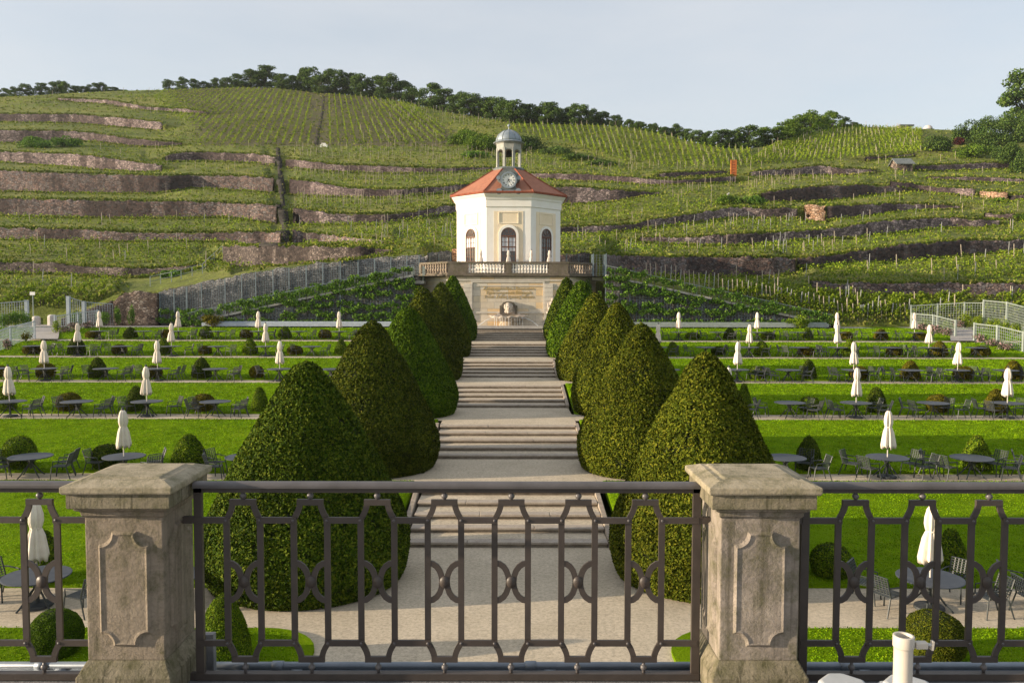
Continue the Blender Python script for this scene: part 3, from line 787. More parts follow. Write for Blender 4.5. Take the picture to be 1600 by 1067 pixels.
for k in range(8):
    m = facet(k)
    T = lambda w: m @ Matrix.Translation((0, 0, w))
    pt = ZA(330, 82.1) - FZ
    p = MB().prism([(-1.46, 0), (1.46, 0), (1.46, pt), (-1.46, pt)], .02, T(.006)).build('wall_panel', M['cream'], pav)
    if k in (7, 0, 1):
        fr = MB()
        for a, b in (((-1.0, pt - 1.25), (1.0, pt - 1.17)), ((-1.0, pt - .16), (1.0, pt - .08)), ((-1.0, pt - 1.17), (-.92, pt - .16)), ((.92, pt - 1.17), (1.0, pt - .16))):
            fr.prism([a, (b[0], a[1]), b, (a[0], b[1])], .05, T(.027))
        fr.build('panel_moulding', M['cream_pale'], p)
        # window with surround, brown frame, glazing bars and glass
        win = MB()
        o_, i_ = arch(1.0, zw - .76 + .02, 14), arch(.76, zw - .76, 14)
        n = len(o_)
        vs = [T(.028) @ Vector((x, y, 0)) for x, y in o_] + [T(.028) @ Vector((x, y, 0)) for x, y in i_] + [T(.11) @ Vector((x, y, 0)) for x, y in o_] + [T(.11) @ Vector((x, y, 0)) for x, y in i_]
        fs = []
        for q in range(n):
            q2 = (q + 1) % n
            if q == 0: continue
            fs += [(2 * n + q, 2 * n + q2, 3 * n + q2, 3 * n + q), (q, q2, 2 * n + q2, 2 * n + q), (n + q2, n + q, 3 * n + q, 3 * n + q2)]
        win.add(vs, fs)
        wo_ = win.build('window', M['white'], pav)
        MB().prism(arch(.755, zw - .76, 14), .01, T(.03)).build('pane', M['glass'], wo_)
        if k == 0 or k == 7:
            cu = MB()
            y0, y1 = (zw - 2.35, zw - .95) if k == 0 else (zw - 1.9, zw - .95)
            cu.prism([(-.68, y0), (-.06, y0), (-.06, y1), (-.68, y1)], .004, T(.042)); cu.prism([(.06, y0), (.68, y0), (.68, y1), (.06, y1)], .004, T(.042))
            cu.build('curtain', M['curtain'], wo_)
        fb = MB()
        def rb(x0, y0, x1, y1, w=.05): fb.prism([(x0, y0), (x1, y0), (x1, y1), (x0, y1)], w, T(.047))
        rb(-.755, 0, -.66, zw - .80); rb(.66, 0, .755, zw - .80); rb(-.05, 0, .05, zw - .85)
        rb(-.66, zw - .92, .66, zw - .80, .06); rb(-.66, zw - 1.98, .66, zw - 1.88, .06)
        for xx in (-.36, .36): rb(xx - .018, .1, xx + .018, zw - .92, .03)
        for yy in np.arange(.5, zw - 1.0, .46): rb(-.66, yy, .66, yy + .035, .028)
        ring = []
        oo, ii = arch(.755, zw - .80, 14)[2:], arch(.68, zw - .80, 14)[2:]
        for q in range(len(oo) - 1): fb.prism([oo[q], oo[q + 1], ii[q + 1], ii[q]], .05, T(.047))
        for th in (45, 90, 135):
            c, s_ = math.cos(R(th)), math.sin(R(th)); b0 = zw - .80
            fb.prism([(c * .1 - s_ * .02, b0 + s_ * .1 + c * .02), (c * .1 + s_ * .02, b0 + s_ * .1 - c * .02), (c * .7 + s_ * .02, b0 + s_ * .7 - c * .02), (c * .7 - s_ * .02, b0 + s_ * .7 + c * .02)], .03, T(.047))
        for rr in (.3, .5):
            for q in range(10):
                t0, t1 = math.pi * q / 10, math.pi * (q + 1) / 10; b0 = zw - .80
                fb.prism([(rr * math.cos(t0), b0 + rr * math.sin(t0)), ((rr + .03) * math.cos(t0), b0 + (rr + .03) * math.sin(t0)), ((rr + .03) * math.cos(t1), b0 + (rr + .03) * math.sin(t1)), (rr * math.cos(t1), b0 + rr * math.sin(t1))], .03, T(.047))
        fb.build('window_frame', M['frame_brown'], wo_)
# roof
ZR = H + .74
ZL = ZA(262, PD - 1.4) - FZ                 # foot of the lantern
roof = MB()
ro = AP + .62
prof = []
for t in np.linspace(0, 1, 9):
    a = ro + (1.35 - ro) * t; z = ZR + (ZL - ZR) * (t ** 1.06)
    prof.append((a, z))
octo_stack(roof, [(ro - .1, ZR - .12)] + prof)
ro_ = roof.build('roof', M['tile'], pav)
octo_stack(MB(), [(ro - .02, ZR - .16), (ro + .05, ZR - .14), (ro + .06, ZR + .03), (ro - .03, ZR + .05)]).build('gutter', M['tile_dark'], ro_)
hp = MB()
for x, y in octo(1):
    p0 = Vector((x * ro, y * ro, ZR + .03)); p1 = Vector((x * 1.35, y * 1.35, ZL + .02))
    pts = []
    for t in np.linspace(0, 1, 7):
        a = ro + (1.35 - ro) * t; pts.append((x * a, y * a, ZR + (ZL - ZR) * (t ** 1.06) + .02))
    hp.tube(pts, .075, 6)
hp.build('hip_ridge', M['tile_dark'], ro_)
# lantern with bell and dome
lan = empty('lantern'); lan.parent = pav
octo_stack(MB(), [(1.62, ZL - .3), (1.68, ZL - .05), (1.5, ZL + .05), (1.4, ZL + .12)]).build('lantern_base', M['lead_dark'], lan)
ZC = ZA(237, PD) - FZ; ZN = ZA(225.5, PD) - FZ; ZD = ZA(203.5, PD) - FZ
for x, y in octo(1.16):
    MB().box(x, y, (ZL + ZC) / 2 + .1, .23, .23, ZC - ZL + .25, math.atan2(y, x)).build('lantern_post', M['copper'], lan)
ent = MB()
octo_stack(ent, [(1.28, ZC + .1), (1.28, ZN - .1), (1.36, ZN - .08), (1.36, ZN)])
ent.build('entablature', M['copper'], lan)
ar = MB()
for k in range(8):
    a = -math.pi / 2 + k * math.pi / 4; n = Vector((math.cos(a), math.sin(a), 0)); u = Vector((-n.y, n.x, 0))
    mm = Matrix.Identity(4); mm.col[0][:3] = u; mm.col[1][:3] = (0, 0, 1); mm.col[2][:3] = n; mm.col[3][:3] = n * 1.215 + Vector((0, 0, ZC - .22))
    hw = 1.16 * math.tan(math.pi / 8) + .03
    pts = [(-hw, 0), (-hw, .36), (hw, .36), (hw, 0)] + [(hw * .75 * math.cos(t), .28 * math.sin(t)) for t in np.linspace(0, math.pi, 8)]
    ar.prism(pts[::-1], .05, mm)
ar.build('lantern_arch', M['copper'], lan)
MB().lathe([(1.25, ZN - .02), (1.60, ZN + .02), (1.65, ZN + .1), (1.42, ZN + .2), (1.36, ZN + .26)], 24).build('dome_eave', M['lead'], lan)
dm = MB(); hd_ = ZD - ZN - .24
dm.lathe([(1.36 * math.cos(t), ZN + .24 + hd_ * math.sin(t)) for t in np.linspace(0, math.pi / 2 - .06, 10)], 24, (0, 0, 0), None)
dm.build('dome', M['lead'], lan, True)
rb_ = MB()
for k in range(12):
    th = k * math.pi / 6
    rb_.tube([(1.37 * math.cos(t) * math.cos(th), 1.37 * math.cos(t) * math.sin(th), ZN + .24 + hd_ * 1.01 * math.sin(t)) for t in np.linspace(0, math.pi / 2 - .06, 9)], .025, 5)
rb_.build('dome_seam', M['lead_dark'], lan)
MB().lathe([(.12, ZD - .05), (.06, ZD + .1), (.05, ZD + .3), (.12, ZD + .36), (.15, ZD + .47), (.10, ZD + .58), (.02, ZD + .62)], 10).build('finial', M['lead'], lan, True)
MB().lathe([(.06, ZC + .15), (.18, ZC + .05), (.26, ZC - .1), (.34, ZC - .38), (.46, ZC - .55), (.44, ZC - .56)], 14).build('bell', M['bell'], lan, True)
# clock dormer on the front slope
ck = empty('clock_dormer'); ck.parent = pav
yc = -(AP + .05); zc = ZA(283.5, 82.4) - FZ
CMx = Matrix.Identity(4); CMx.col[0][:3] = (1, 0, 0); CMx.col[1][:3] = (0, 0, 1); CMx.col[2][:3] = (0, -1, 0)
def CT(w, dz=0): 
    m = CMx.copy(); m.col[3][:3] = (0, -4.05, zc + dz) ; return m @ Matrix.Translation((0, 0, w))
pl = [(-1.15, -1.3), (1.15, -1.3), (1.15, -1.05), (.9, -.95), (.72, -.65), (.66, -.2), (.9, -.05), (1.12, .12), (1.05, .42), (.85, .78), (.5, 1.05), (.18, 1.16), (-.18, 1.16), (-.5, 1.05), (-.85, .78), (-1.05, .42), (-1.12, .12), (-.9, -.05), (-.66, -.2), (-.72, -.65), (-.9, -.95), (-1.15, -1.05)]
MB().prism(pl, 1.75, CT(0)).build('dormer_body', M['lead_dark'], ck)
# curled side scrolls
for s in (-1, 1):
    for c0, r0 in (((s * .95, -1.08), .3), ((s * 1.02, .25), .2)):
        mm = CT(1.72); MB().prism([(c0[0] + r0 * math.cos(t), c0[1] + r0 * math.sin(t)) for t in np.linspace(0, 2 * math.pi, 13)[:-1]], .1, mm).build('scroll_ornament', M['lead'], ck)
MB().prism([(.7 * math.cos(t), -1.12 + .16 * math.sin(t)) for t in np.linspace(0, 2 * math.pi, 17)[:-1]], .09, CT(1.73)).build('festoon', M['lead'], ck)
circ = lambda r, n=28: [(r * math.cos(2 * math.pi * q / n), r * math.sin(2 * math.pi * q / n)) for q in range(n)]
rg = MB()
for q in range(28):
    a0, a1 = 2 * math.pi * q / 28, 2 * math.pi * (q + 1) / 28
    rg.prism([(.66 * math.cos(a0), .66 * math.sin(a0)), (.82 * math.cos(a0), .82 * math.sin(a0)), (.82 * math.cos(a1), .82 * math.sin(a1)), (.66 * math.cos(a1), .66 * math.sin(a1))], .13, CT(1.752))
rg.build('dial_ring', M['lead'], ck)
MB().prism(circ(.66), .03, CT(1.753)).build('dial', M['dial'], ck)
for q in range(12):
    nm = MB()
    a = math.pi / 2 - q * math.pi / 6
    c, s_ = math.cos(a), math.sin(a)
    strokes = (2, 1, 2, 3, 3, 2, 2, 3, 4, 2, 2, 3)[q]
    for j in range(strokes):
        off = (j - (strokes - 1) / 2) * .05
        p0 = (c * .46 - s_ * off, s_ * .46 + c * off); p1 = (c * .60 - s_ * off, s_ * .60 + c * off)
        w = .013
        nm.prism([(p0[0] - s_ * w, p0[1] + c * w), (p0[0] + s_ * w, p0[1] - c * w), (p1[0] + s_ * w, p1[1] - c * w), (p1[0] - s_ * w, p1[1] + c * w)], .012, CT(1.786))
    nm.build('numeral', M['black'], ck)
for ln, ang, w, nm_ in ((.36, 90 - 222, .05, 'hour_hand'), (.55, 90 - 150, .035, 'minute_hand')):
    a = R(ang); c, s_ = math.cos(a), math.sin(a)
    MB().prism([(-c * .14 - s_ * w, -s_ * .14 + c * w), (-c * .14 + s_ * w, -s_ * .14 - c * w), (c * ln, s_ * ln)], .014, CT(1.805 + (.016 if nm_[0] == 'm' else 0))).build(nm_, M['black'], ck)

# ------------------------------------------------------------ retaining wall of the balcony with inscription
BD = 80.0
bx0, bx1 = XA(700, BD, 420), XA(888, BD, 420)           # straight front
wl = 3.0                                                 # run of each angled wing
plan = [(bx0 - wl, BD + wl), (bx0, BD), (bx1, BD), (bx1 + wl, BD + wl)]
ZB = ZK[6] - .3
tw = empty('terrace_wall', ((bx0 + bx1) / 2, BD, ZK[6]))
tag(tw, 'pale sandstone retaining wall carrying the balcony, with a gilt inscription', 'wall', None, 'thing')
cxw = (bx0 + bx1) / 2
L = lambda x, y, z: (x - cxw, y - BD, z - ZK[6])
poly = [(p[0] - cxw, p[1] - BD) for p in plan] + [(bx1 + wl - cxw, 15.2), (bx0 - wl - cxw, 15.2)]
MB().prism(poly, FZ - .12 - ZB, Matrix.Translation((0, 0, ZB - ZK[6]))).build('wall_body', M['ashlar'], tw)
def along(mb, off0, off1, z0, z1):
    """moulding that follows the three sided front, standing off the wall by off0..off1"""
    def outl(o): 
        k = o * (math.sqrt(2) - 1)
        return [(bx0 - wl - o * .707, BD + wl - o * .707), (bx0 - k, BD - o), (bx1 + k, BD - o), (bx1 + wl + o * .707, BD + wl - o * .707)]
    A, B = outl(off0), outl(off1)
    for i in range(3):
        q = [A[i], A[i + 1], B[i + 1], B[i]]
        vs = [L(x, y, z0) for x, y in q] + [L(x, y, z1) for x, y in q]
        mb.add(vs, [(0, 1, 2, 3), (7, 6, 5, 4), (0, 4, 5, 1), (1, 5, 6, 2), (2, 6, 7, 3), (3, 7, 4, 0)])
    return mb
mb = MB(); along(mb, .001, .10, FZ - .62, FZ - .50); along(mb, .001, .06, FZ - 1.15, FZ - 1.06); mb.build('string_course', M['ashlar_pale'], tw)
mb = MB(); along(mb, -.6, .26, FZ - .14, FZ + .0); along(mb, -.5, .18, FZ - .26, FZ - .142); mb.build('cornice', M['wall_old'], tw)
mb = MB(); along(mb, .001, .16, ZB, ZK[6] + .5); mb.build('plinth', M['ashlar'], tw)
# pilasters and the sunk panel with lettering
xl, xr = XA(731, BD, 460), XA(857, BD, 460)
for x in (xl, xr):
    pm = MB().bx(x - cxw - .36, x - cxw + .36, -.06, .02, ZK[6] + .5 - ZK[6], 4.25)
    for j in range(9): pm.bx(x - cxw - .42, x - cxw + .42, -.13, .02, ZK[6] + .52 + j * .42 - ZK[6], ZK[6] + .52 + j * .42 + .39 - ZK[6])
    pm.build('pilaster', M['ashlar_pale'], tw)
px0, px1 = XA(736, BD, 460), XA(851, BD, 460); pz0, pz1 = ZA(489.5, BD), ZA(439, BD)
fm = MB()
for a, b, c, d in ((px0, px1, pz1 - .16, pz1), (px0, px1, pz0, pz0 + .16), (px0, px0 + .16, pz0 + .162, pz1 - .162), (px1 - .16, px1, pz0 + .162, pz1 - .162)):
    fm.bx(a - cxw, b - cxw, -.07, .01, c - ZK[6], d - ZK[6])
fm.build('panel_frame', M['ashlar_pale'], tw)
def wing_frames():
    for s, xa, xb in ((-1, bx0 + .3, xl - .75), (1, xr + .75, bx1 - .3)):
        fm = MB()
        for a, b, c, d in ((xa, xb, 4.0, 4.1), (xa, xb, .9, 1.0), (xa, xa + .1, 1.002, 3.998), (xb - .1, xb, 1.002, 3.998)):
            fm.bx(a - cxw, b - cxw, -.05, .01, c, d)
        fm.build('side_panel_frame', M['ashlar_pale'], tw)
wing_frames()
LINES = ['Zangrgpundes i Banrunrs', 'Tjennmpenti Bittapit', 'I von Zehej ipenej whom']
for i, (tx, y, x0, x1) in enumerate(((LINES[0], 451.5, 754.5, 834.5), (LINES[1], 458, 758, 831), (LINES[2], 464.5, 757, 833))):
    cu = bpy.data.curves.new('lettering', 'FONT'); cu.body = tx; cu.size = .62; cu.extrude = .012
    to = bpy.data.objects.new('lettering', cu); COL.objects.link(to)
    bpy.context.view_layer.update()
    me = bpy.data.meshes.new_from_object(to.evaluated_get(bpy.context.evaluated_depsgraph_get()))
    bpy.data.objects.remove(to)
    xs = np.array([v.co.x for v in me.vertices]); w = xs.max() - xs.min()
    X0, X1 = XA(x0, BD, y), XA(x1, BD, y); s = (X1 - X0) / w
    zb = ZA(y + 1.6, BD)
    me.transform(Matrix.Translation((X0 - cxw, -.018, zb - ZK[6])) @ Matrix.Rotation(R(90), 4, 'X') @ Matrix.Diagonal((s, .75, 1, 1)))
    me.materials.clear(); me.materials.append(M['letter'])
    link('lettering', me, tw)

# ------------------------------------------------------------ balustrade
bal = empty('stone_balustrade', (cxw, BD, FZ))
tag(bal, 'dark weathered stone balustrade with pale balusters in front of the pavilion', 'balustrade')
BH = ZA(409, BD) - FZ
LB = lambda x, y, z: (x - cxw, y - BD, z - FZ)
def alongb(mb, off0, off1, z0, z1):
    def outl(o):
        k = o * (math.sqrt(2) - 1)
        return [(bx0 - wl - o * .707, BD + wl - o * .707), (bx0 - k, BD - o), (bx1 + k, BD - o), (bx1 + wl + o * .707, BD + wl - o * .707)]
    A, B = outl(off0), outl(off1)
    for i in range(3):
        q = [A[i], A[i + 1], B[i + 1], B[i]]
        vs = [LB(x, y, z0 + FZ) for x, y in q] + [LB(x, y, z1 + FZ) for x, y in q]
        mb.add(vs, [(0, 1, 2, 3), (7, 6, 5, 4), (0, 4, 5, 1), (1, 5, 6, 2), (2, 6, 7, 3), (3, 7, 4, 0)])
    return mb
alongb(MB(), -.30, .12, .005, .16).build('base_rail', M['wall_old'], bal)
alongb(MB(), -.32, .14, BH - .18, BH).build('handrail', M['wall_old'], bal)
for a, b in ((700, 731), (789.3, 799.5), (857, 888)):
    x0, x1 = XA(a, BD, 420) - cxw, XA(b, BD, 420) - cxw
    MB().bx(x0 + .02, x1 - .02, -.10, .27, .162, BH - .182).build('pedestal', M['wall_old'], bal)
bprof = [(r * 1.22, z) for r, z in [(.11, 0), (.11, .06), (.06, .09), (.10, .2), (.125, .32), (.10, .45), (.065, .52), (.06, .56), (.09, .64), (.105, .72), (.08, .82), (.06, .88), (.11, .91), (.11, .97)]]
hb = BH - .182 - .162
bme = MB().lathe([(r, z / .97 * hb) for r, z in bprof], 10).build('baluster', M['baluster'], bal, True)
bme.location = (XA(733.6, BD, 420) - cxw, .09, .161)
def bput(x, y, mat=None):
    c = bme.copy(); COL.objects.link(c); c.parent = bal; c.location = (x, y, .161)
    return c
for a, b, n in ((731, 789.3, 12), (799.5, 857, 12)):
    for j in range(n):
        if a == 731 and j == 0: continue
        bput(XA(a + (b - a) * (j + .5) / n, BD, 420) - cxw, .09)
bme2 = None
for s in (-1, 1):
    for j in range(10):
        t = (j + .7) / 11
        x = (bx0 if s < 0 else bx1) + s * wl * t - cxw; y = wl * t + .09
        if bme2 is None:
            bme2 = MB().lathe([(r * .9, z / .97 * hb) for r, z in bprof], 10).build('baluster', M['baluster_dark'], bal, True); bme2.location = (x, y, .161)
        else:
            c = bme2.copy(); COL.objects.link(c); c.parent = bal; c.location = (x, y, .161)
    x = (bx0 if s < 0 else bx1) + s * (wl - .1) - cxw
    MB().box(x, wl, BH / 2, .36, .36, BH - .37, R(45)).build('pedestal', M['wall_old'], bal)

# ------------------------------------------------------------ wall fountain
fx = XA(794.5, BD, 500)
ft = empty('wall_fountain', (fx, BD - .3, ZK[6]))
tag(ft, 'carved stone wall fountain with a mask, shell basin and water jets', 'fountain')
z_ = lambda y: ZA(y, BD - .4) - ZK[6]
FM = Matrix.Identity(4); FM.col[0][:3] = (1, 0, 0); FM.col[1][:3] = (0, 0, 1); FM.col[2][:3] = (0, -1, 0)
FTt = lambda w: Matrix.Translation((0, .3, 0)) @ FM @ Matrix.Translation((0, 0, w))
zt, zb = z_(471), z_(491)
hood_o = [(-.86, zb), (-.86, zt - .42), (-.7, zt - .36), (-.5, zt - .1), (-.22, zt), (.22, zt), (.5, zt - .1), (.7, zt - .36), (.86, zt - .42), (.86, zb)]
hood_i = [(-.62, zb), (-.62, zt - .6), (-.5, zt - .5), (-.36, zt - .28), (-.16, zt - .2), (.16, zt - .2), (.36, zt - .28), (.5, zt - .5), (.62, zt - .6), (.62, zb)]
hm = MB()
for q in range(len(hood_o) - 1): hm.prism([hood_o[q], hood_o[q + 1], hood_i[q + 1], hood_i[q]][::-1], .3, FTt(.02))
hm.build('hood_moulding', M['wall_old'], ft)
MB().prism(hood_i[::-1], .1, FTt(.015)).build('niche_back', M['sculpt'], ft)
def blob(mb, pts, n=14):
    for c, rr in pts:
        prof = [(math.sin(t), -math.cos(t)) for t in np.linspace(.05, math.pi - .05, 9)]
        o = len(mb.v)
        mb.lathe(prof, n)
        for i in range(o, len(mb.v)):
            v = mb.v[i]; mb.v[i] = (c[0] + v[0] * rr[0], c[1] + v[1] * rr[1], c[2] + v[2] * rr[2])
hz_ = z_(481)
hdm = MB(); blob(hdm, [((0, .02, hz_), (.34, .3, .46)), ((0, -.26, hz_ - .05), (.07, .12, .13)), ((-.13, -.22, hz_ + .1), (.08, .06, .05)), ((.13, -.22, hz_ + .1), (.08, .06, .05)), ((0, -.18, hz_ - .26), (.14, .1, .06)),
                  ((-.3, .05, hz_ + .1), (.16, .2, .3)), ((.3, .05, hz_ + .1), (.16, .2, .3)), ((0, .05, hz_ + .36), (.3, .22, .16)), ((-.2, .05, hz_ - .35), (.2, .18, .2)), ((.2, .05, hz_ - .35), (.2, .18, .2)), ((0, -.05, hz_ - .42), (.2, .2, .16))])
hdm.build('carved_mask', M['sculpt'], ft, True)
# sloping volutes either side of the mask
for s in (-1, 1):
    vm = MB()
    pts = [(s * .62, hz_ - .3), (s * .62, z_(494.5)), (s * 1.75, z_(494.5)), (s * 1.7, z_(492.5)), (s * 1.2, z_(491)), (s * .95, z_(488.5))]
    vm.prism(pts if s < 0 else pts[::-1], .22, FTt(.02))
    vm.build('volute', M['sculpt'], ft)
sh = MB()
zs0, zs1 = z_(502), z_(494.5)
sh.lathe([(.35, zs0 - .3), (.7, zs0 - .05), (1.25, zs0 + .15), (1.62, zs1 - .12), (1.75, zs1), (1.6, zs1 + .03), (1.2, zs1 - .1), (.2, zs1 - .2)], 48, (0, 0, 0), lambda th, i: 1 + (.07 * math.sin(th * 12) if 1 < i < 6 else 0))
for i, v in enumerate(sh.v): sh.v[i] = (v[0], v[1] * .62 - .25, v[2] + .05 * math.sin(math.atan2(v[1], v[0]) * 12) * (abs(v[0]) + abs(v[1]) > 1.2))
sh.build('shell_basin', M['sculpt'], ft, True)
bw = MB(); bw.lathe([(1.05, -.02), (1.05, .06), (.85, .12), (.9, .35), (.75, .62), (.4, z_(500))], 24, (0, 0, 0)); 
for i, v in enumerate(bw.v): bw.v[i] = (v[0], v[1] * .6 - .3, v[2])
bw.build('bowl_foot', M['sculpt_warm'], ft, True)
MB().bx(-3.3, 3.3, -2.3, -2.05, 0, .26).build('pool_rim', M['coping'], ft)
for s in (-1, 1):
    pts = []
    for t in np.linspace(0, 1, 10):
        pts.append((s * (.9 + t * 2.3), -.9 + .1 * t, z_(497.5) + .25 * math.sin(min(1, t * 2.2) * math.pi / 2) * (1 - t) - t * t * 1.0))
    MB().tube(pts, [.02 + .028 * t for t in np.linspace(0, 1, 10)], 5).build('water_jet', M['water'], ft, True)
for q in range(11):
    dr = MB()
    x = -1.4 + 2.8 * q / 10 + random.uniform(-.06, .06)
    dr.tube([(x, -1.28 + .25 * abs(x) / 1.5, zs1 - .1), (x, -1.34 + .25 * abs(x) / 1.5, zs0 - .2), (x, -1.36 + .25 * abs(x) / 1.5, .15)], .018, 4)
    dr.build('water_drip', M['water'], ft)
# small carved figure half hidden behind the right hand cone
fg = MB(); fgx = XA(860.5, BD - .3, 475)
zf = ZA(487, BD) 
blob(fg, [((fgx, BD - .4, zf + .25), (.3, .2, .4)), ((fgx + .08, BD - .45, zf + .75), (.24, .2, .3)), ((fgx + .2, BD - .42, zf + 1.15), (.17, .16, .2)), ((fgx - .22, BD - .42, zf + .62), (.12, .12, .32)), ((fgx - .05, BD - .42, zf - .1), (.4, .25, .18))])
o = fg.build('stone_figure', M['sculpt'], None, True); tag(o, 'small pale carved stone figure on the wall beside the right cones', 'statue')
# ------------------------------------------------------------ ramps, trellised retaining walls and fences
def lattice(mb, A, B, h0, h1, sp=.22, w=.028, base0=0.0, base1=0.0, hstep=None):
    """upright lattice between ground points A and B, heights h0..h1; bottom raised by base0..base1"""
    A = Vector(A); B = Vector(B); Ln = (B - A).length; n = max(2, int(round(Ln / sp))); hs = hstep or sp
    d = (B - A).normalized(); nrm = Vector((d.y, -d.x, 0)).normalized() * (w * .5)
    for i in range(n + 1):
        t = i / n; p = A.lerp(B, t); lo = base0 + (base1 - base0) * t; hi = h0 + (h1 - h0) * t
        if hi - lo > .05: mb.bar(p + Vector((0, 0, lo)), p + Vector((0, 0, hi)), w, w * .5, up=(0, 1, 0))
    zmax = max(h0, h1); zmin = min(base0, base1); k = int((zmax - zmin) / hs)
    for j in range(k + 1):
        z = zmin + j * hs
        ts = [t for t in np.linspace(0, 1, 41) if base0 + (base1 - base0) * t - .001 <= z <= h0 + (h1 - h0) * t + .001]
        if len(ts) < 2: continue
        # follow the sloping base line rather than the horizontal
        p = A.lerp(B, ts[0]) + Vector((0, 0, z)) + nrm; q = A.lerp(B, ts[-1]) + Vector((0, 0, z)) + nrm
        mb.bar(p, q, w, w * .5)
    return mb
def lattice_fence(name, label, pts, hs, mat, posts=None, sp=.2, w=.03, pw=.12, cat='fence', rail=True, post_extra=.08):
    """lattice fence through ground points pts with heights hs; its posts are parts"""
    o = Vector(pts[0]); r = empty(name, o); tag(r, label, cat, None, 'thing')
    P = [Vector(p) - o for p in pts]
    for i in range(len(P) - 1):
        mb = MB()
        A, B = P[i], P[i + 1]
        n = max(2, int(round((Vector((B.x, B.y, 0)) - Vector((A.x, A.y, 0))).length / sp)))
        d = (B - A).normalized(); nr = Vector((d.y, -d.x, 0)).normalized() * (w * .5)
        for q in range(n + 1):
            t = q / n; p = A.lerp(B, t); h = hs[i] + (hs[i + 1] - hs[i]) * t
            mb.bar(p + Vector((0, 0, .03)), p + Vector((0, 0, h)), w, w * .5, up=(0, 1, 0))
        k = int(max(hs[i], hs[i + 1]) / sp)
        for q in range(k + 1):
            f = q / k
            mb.bar(A + nr + Vector((0, 0, .06 + (hs[i] - .09) * f)), B + nr + Vector((0, 0, .06 + (hs[i + 1] - .09) * f)), w, w * .5)
        mb.build('lattice_panel', mat, r)
        if rail: MB().bar(A + Vector((0, 0, hs[i] + .02)), B + Vector((0, 0, hs[i + 1] + .02)), .07, .05).build('top_rail', mat, r)
    for i, p in enumerate(P):
        if posts is not None and i not in posts: continue
        mb = MB().box(p.x, p.y, hs[i] / 2 + p.z + post_extra / 2, pw, pw, hs[i] + post_extra)
        mb.box(p.x, p.y, hs[i] + post_extra + p.z + .012, pw + .03, pw + .03, .024)
        mb.build('post', mat, r)
    return r
FD = 80.0
ZR0, ZR1 = ZK[6], FZ - .15
def ramp(side):
    s = side
    xa, xb = (XA(272, FD, 510), XA(646, FD, 430)) if s < 0 else (XA(1318, FD, 510), XA(946, FD, 430))
    zr = lambda x: ZR0 + (ZR1 - ZR0) * (x - xa) / (xb - xa)
    nm = 'left' if s < 0 else 'right'
    # ramp surface
    mb = MB(); mb.add([(xa - s * -4, FD, ZR0 + .01), (xa - s * -4, 83.9, ZR0 + .01), (xa, 83.9, ZR0 + .02), (xa, FD, ZR0 + .02), (xb, FD, ZR1), (xb, 83.9, ZR1), (xb - s * 4, FD, ZR1), (xb - s * 4, 83.9, ZR1)],
              [(0, 3, 2, 1), (3, 4, 5, 2), (4, 6, 7, 5)])
    o = mb.build('ramp', M['asphalt']); tag(o, kind='structure')
    # front retaining wall with coping
    xs = np.linspace(xa - s * 1.2, xb, 60)
    rp = [(Vector((x, FD, ZR0 - .3)), Vector((x, FD, max(zr(x) - .02, ZR0 + .02)))) for x in xs]
    if s > 0: rp = rp[::-1]
    o = wall_mesh(rp, .5, 'retaining_wall', M['rubble_grey'], 70 + s, .03)
    tag(o, f'grey retaining wall under the rising ramp {nm} of the pavilion, covered by trellis and vines', 'wall', None, 'thing')
    x0 = xa - s * 1.2
    r = empty('ramp_coping', (x0, FD - .12, zr(x0))); tag(r, f'pale sloping coping with handrail along the ramp {nm} of the pavilion', 'coping', None, 'thing')
    A = Vector((0, 0, .06)); B = Vector((xb - x0, 0, zr(xb) - zr(x0) + .06))
    MB().bar(A, B, .34, .2).build('coping_stone', M['coping'], r)
    n = 10
    for q in range(n + 1):
        p = A.lerp(B, q / n)
        MB().bar(p, p + Vector((0, 0, 1.0)), .06, .06, up=(0, 1, 0)).build('rail_post', M['trellis_teal'], r)
    MB().bar(A + Vector((0, 0, 1.0)), B + Vector((0, 0, 1.0)), .08, .06).build('handrail', M['trellis_teal'] if s < 0 else M['trellis_pale'], r)
    pan = MB(); lattice(pan, (A.x, 0, A.z), (B.x, 0, A.z), .95, .95 + B.z - A.z, .3, .02, .1, .1 + B.z - A.z, .3)
    pan.build('rail_lattice', M['trellis_teal'], r)
    # trellis standing off the wall
    r = empty('trellis', (x0, FD - .22, ZR0)); tag(r, f'grey wire lattice trellis on the vine covered wall below the {nm} ramp', 'trellis', None, 'thing')
    mb = MB(); x2 = xa - s * 2.2
    h1 = zr(xb) - ZR0 - .05
    lattice(mb, (x2 - x0, 0, 0), (xb - x0, 0, 0), .05, h1, .30, .032, 0, 0, .30)
    mb.build('lattice_panel', M['trellis_teal'], r)
    for q in range(10):
        t = q / 9; x = x2 + (xb - x2) * t
        MB().bar((x - x0, -.04, 0), (x - x0, -.04, zr(x) - ZR0), .08, .06, up=(0, 1, 0)).build('post', M['trellis_teal'], r)
    # white kerb bench along the foot
    xe, xd = (XA(318, FD - .8, 505), XA(655, FD - .8, 505)) if s < 0 else (XA(940, FD - .8, 505), XA(1292, FD - .8, 505))
    mb = MB().bx(xe, xd, FD - 1.25, FD - .8, ZR0 + .22, ZR0 + .52)
    o = empty('garden_bench', (xe, FD - 1, ZR0)); tag(o, f'long pale wooden bench at the foot of the {nm} trellis wall', 'bench', None, 'thing')
    mb = MB().bx(0, xd - xe, -.28, .2, .40, .47).bx(0, xd - xe, -.30, -.285, .14, .46).bx(0, xd - xe, .21, .26, .25, .60).build('seat', M['trellis_blue'] if s < 0 else M['trellis_pale'], o)
    lg = np.linspace(.3, xd - xe - .3, 11)
    for x in lg: MB().bx(x - .05, x + .05, -.22, .18, 0, .398).build('leg', M['trellis_teal'], o)
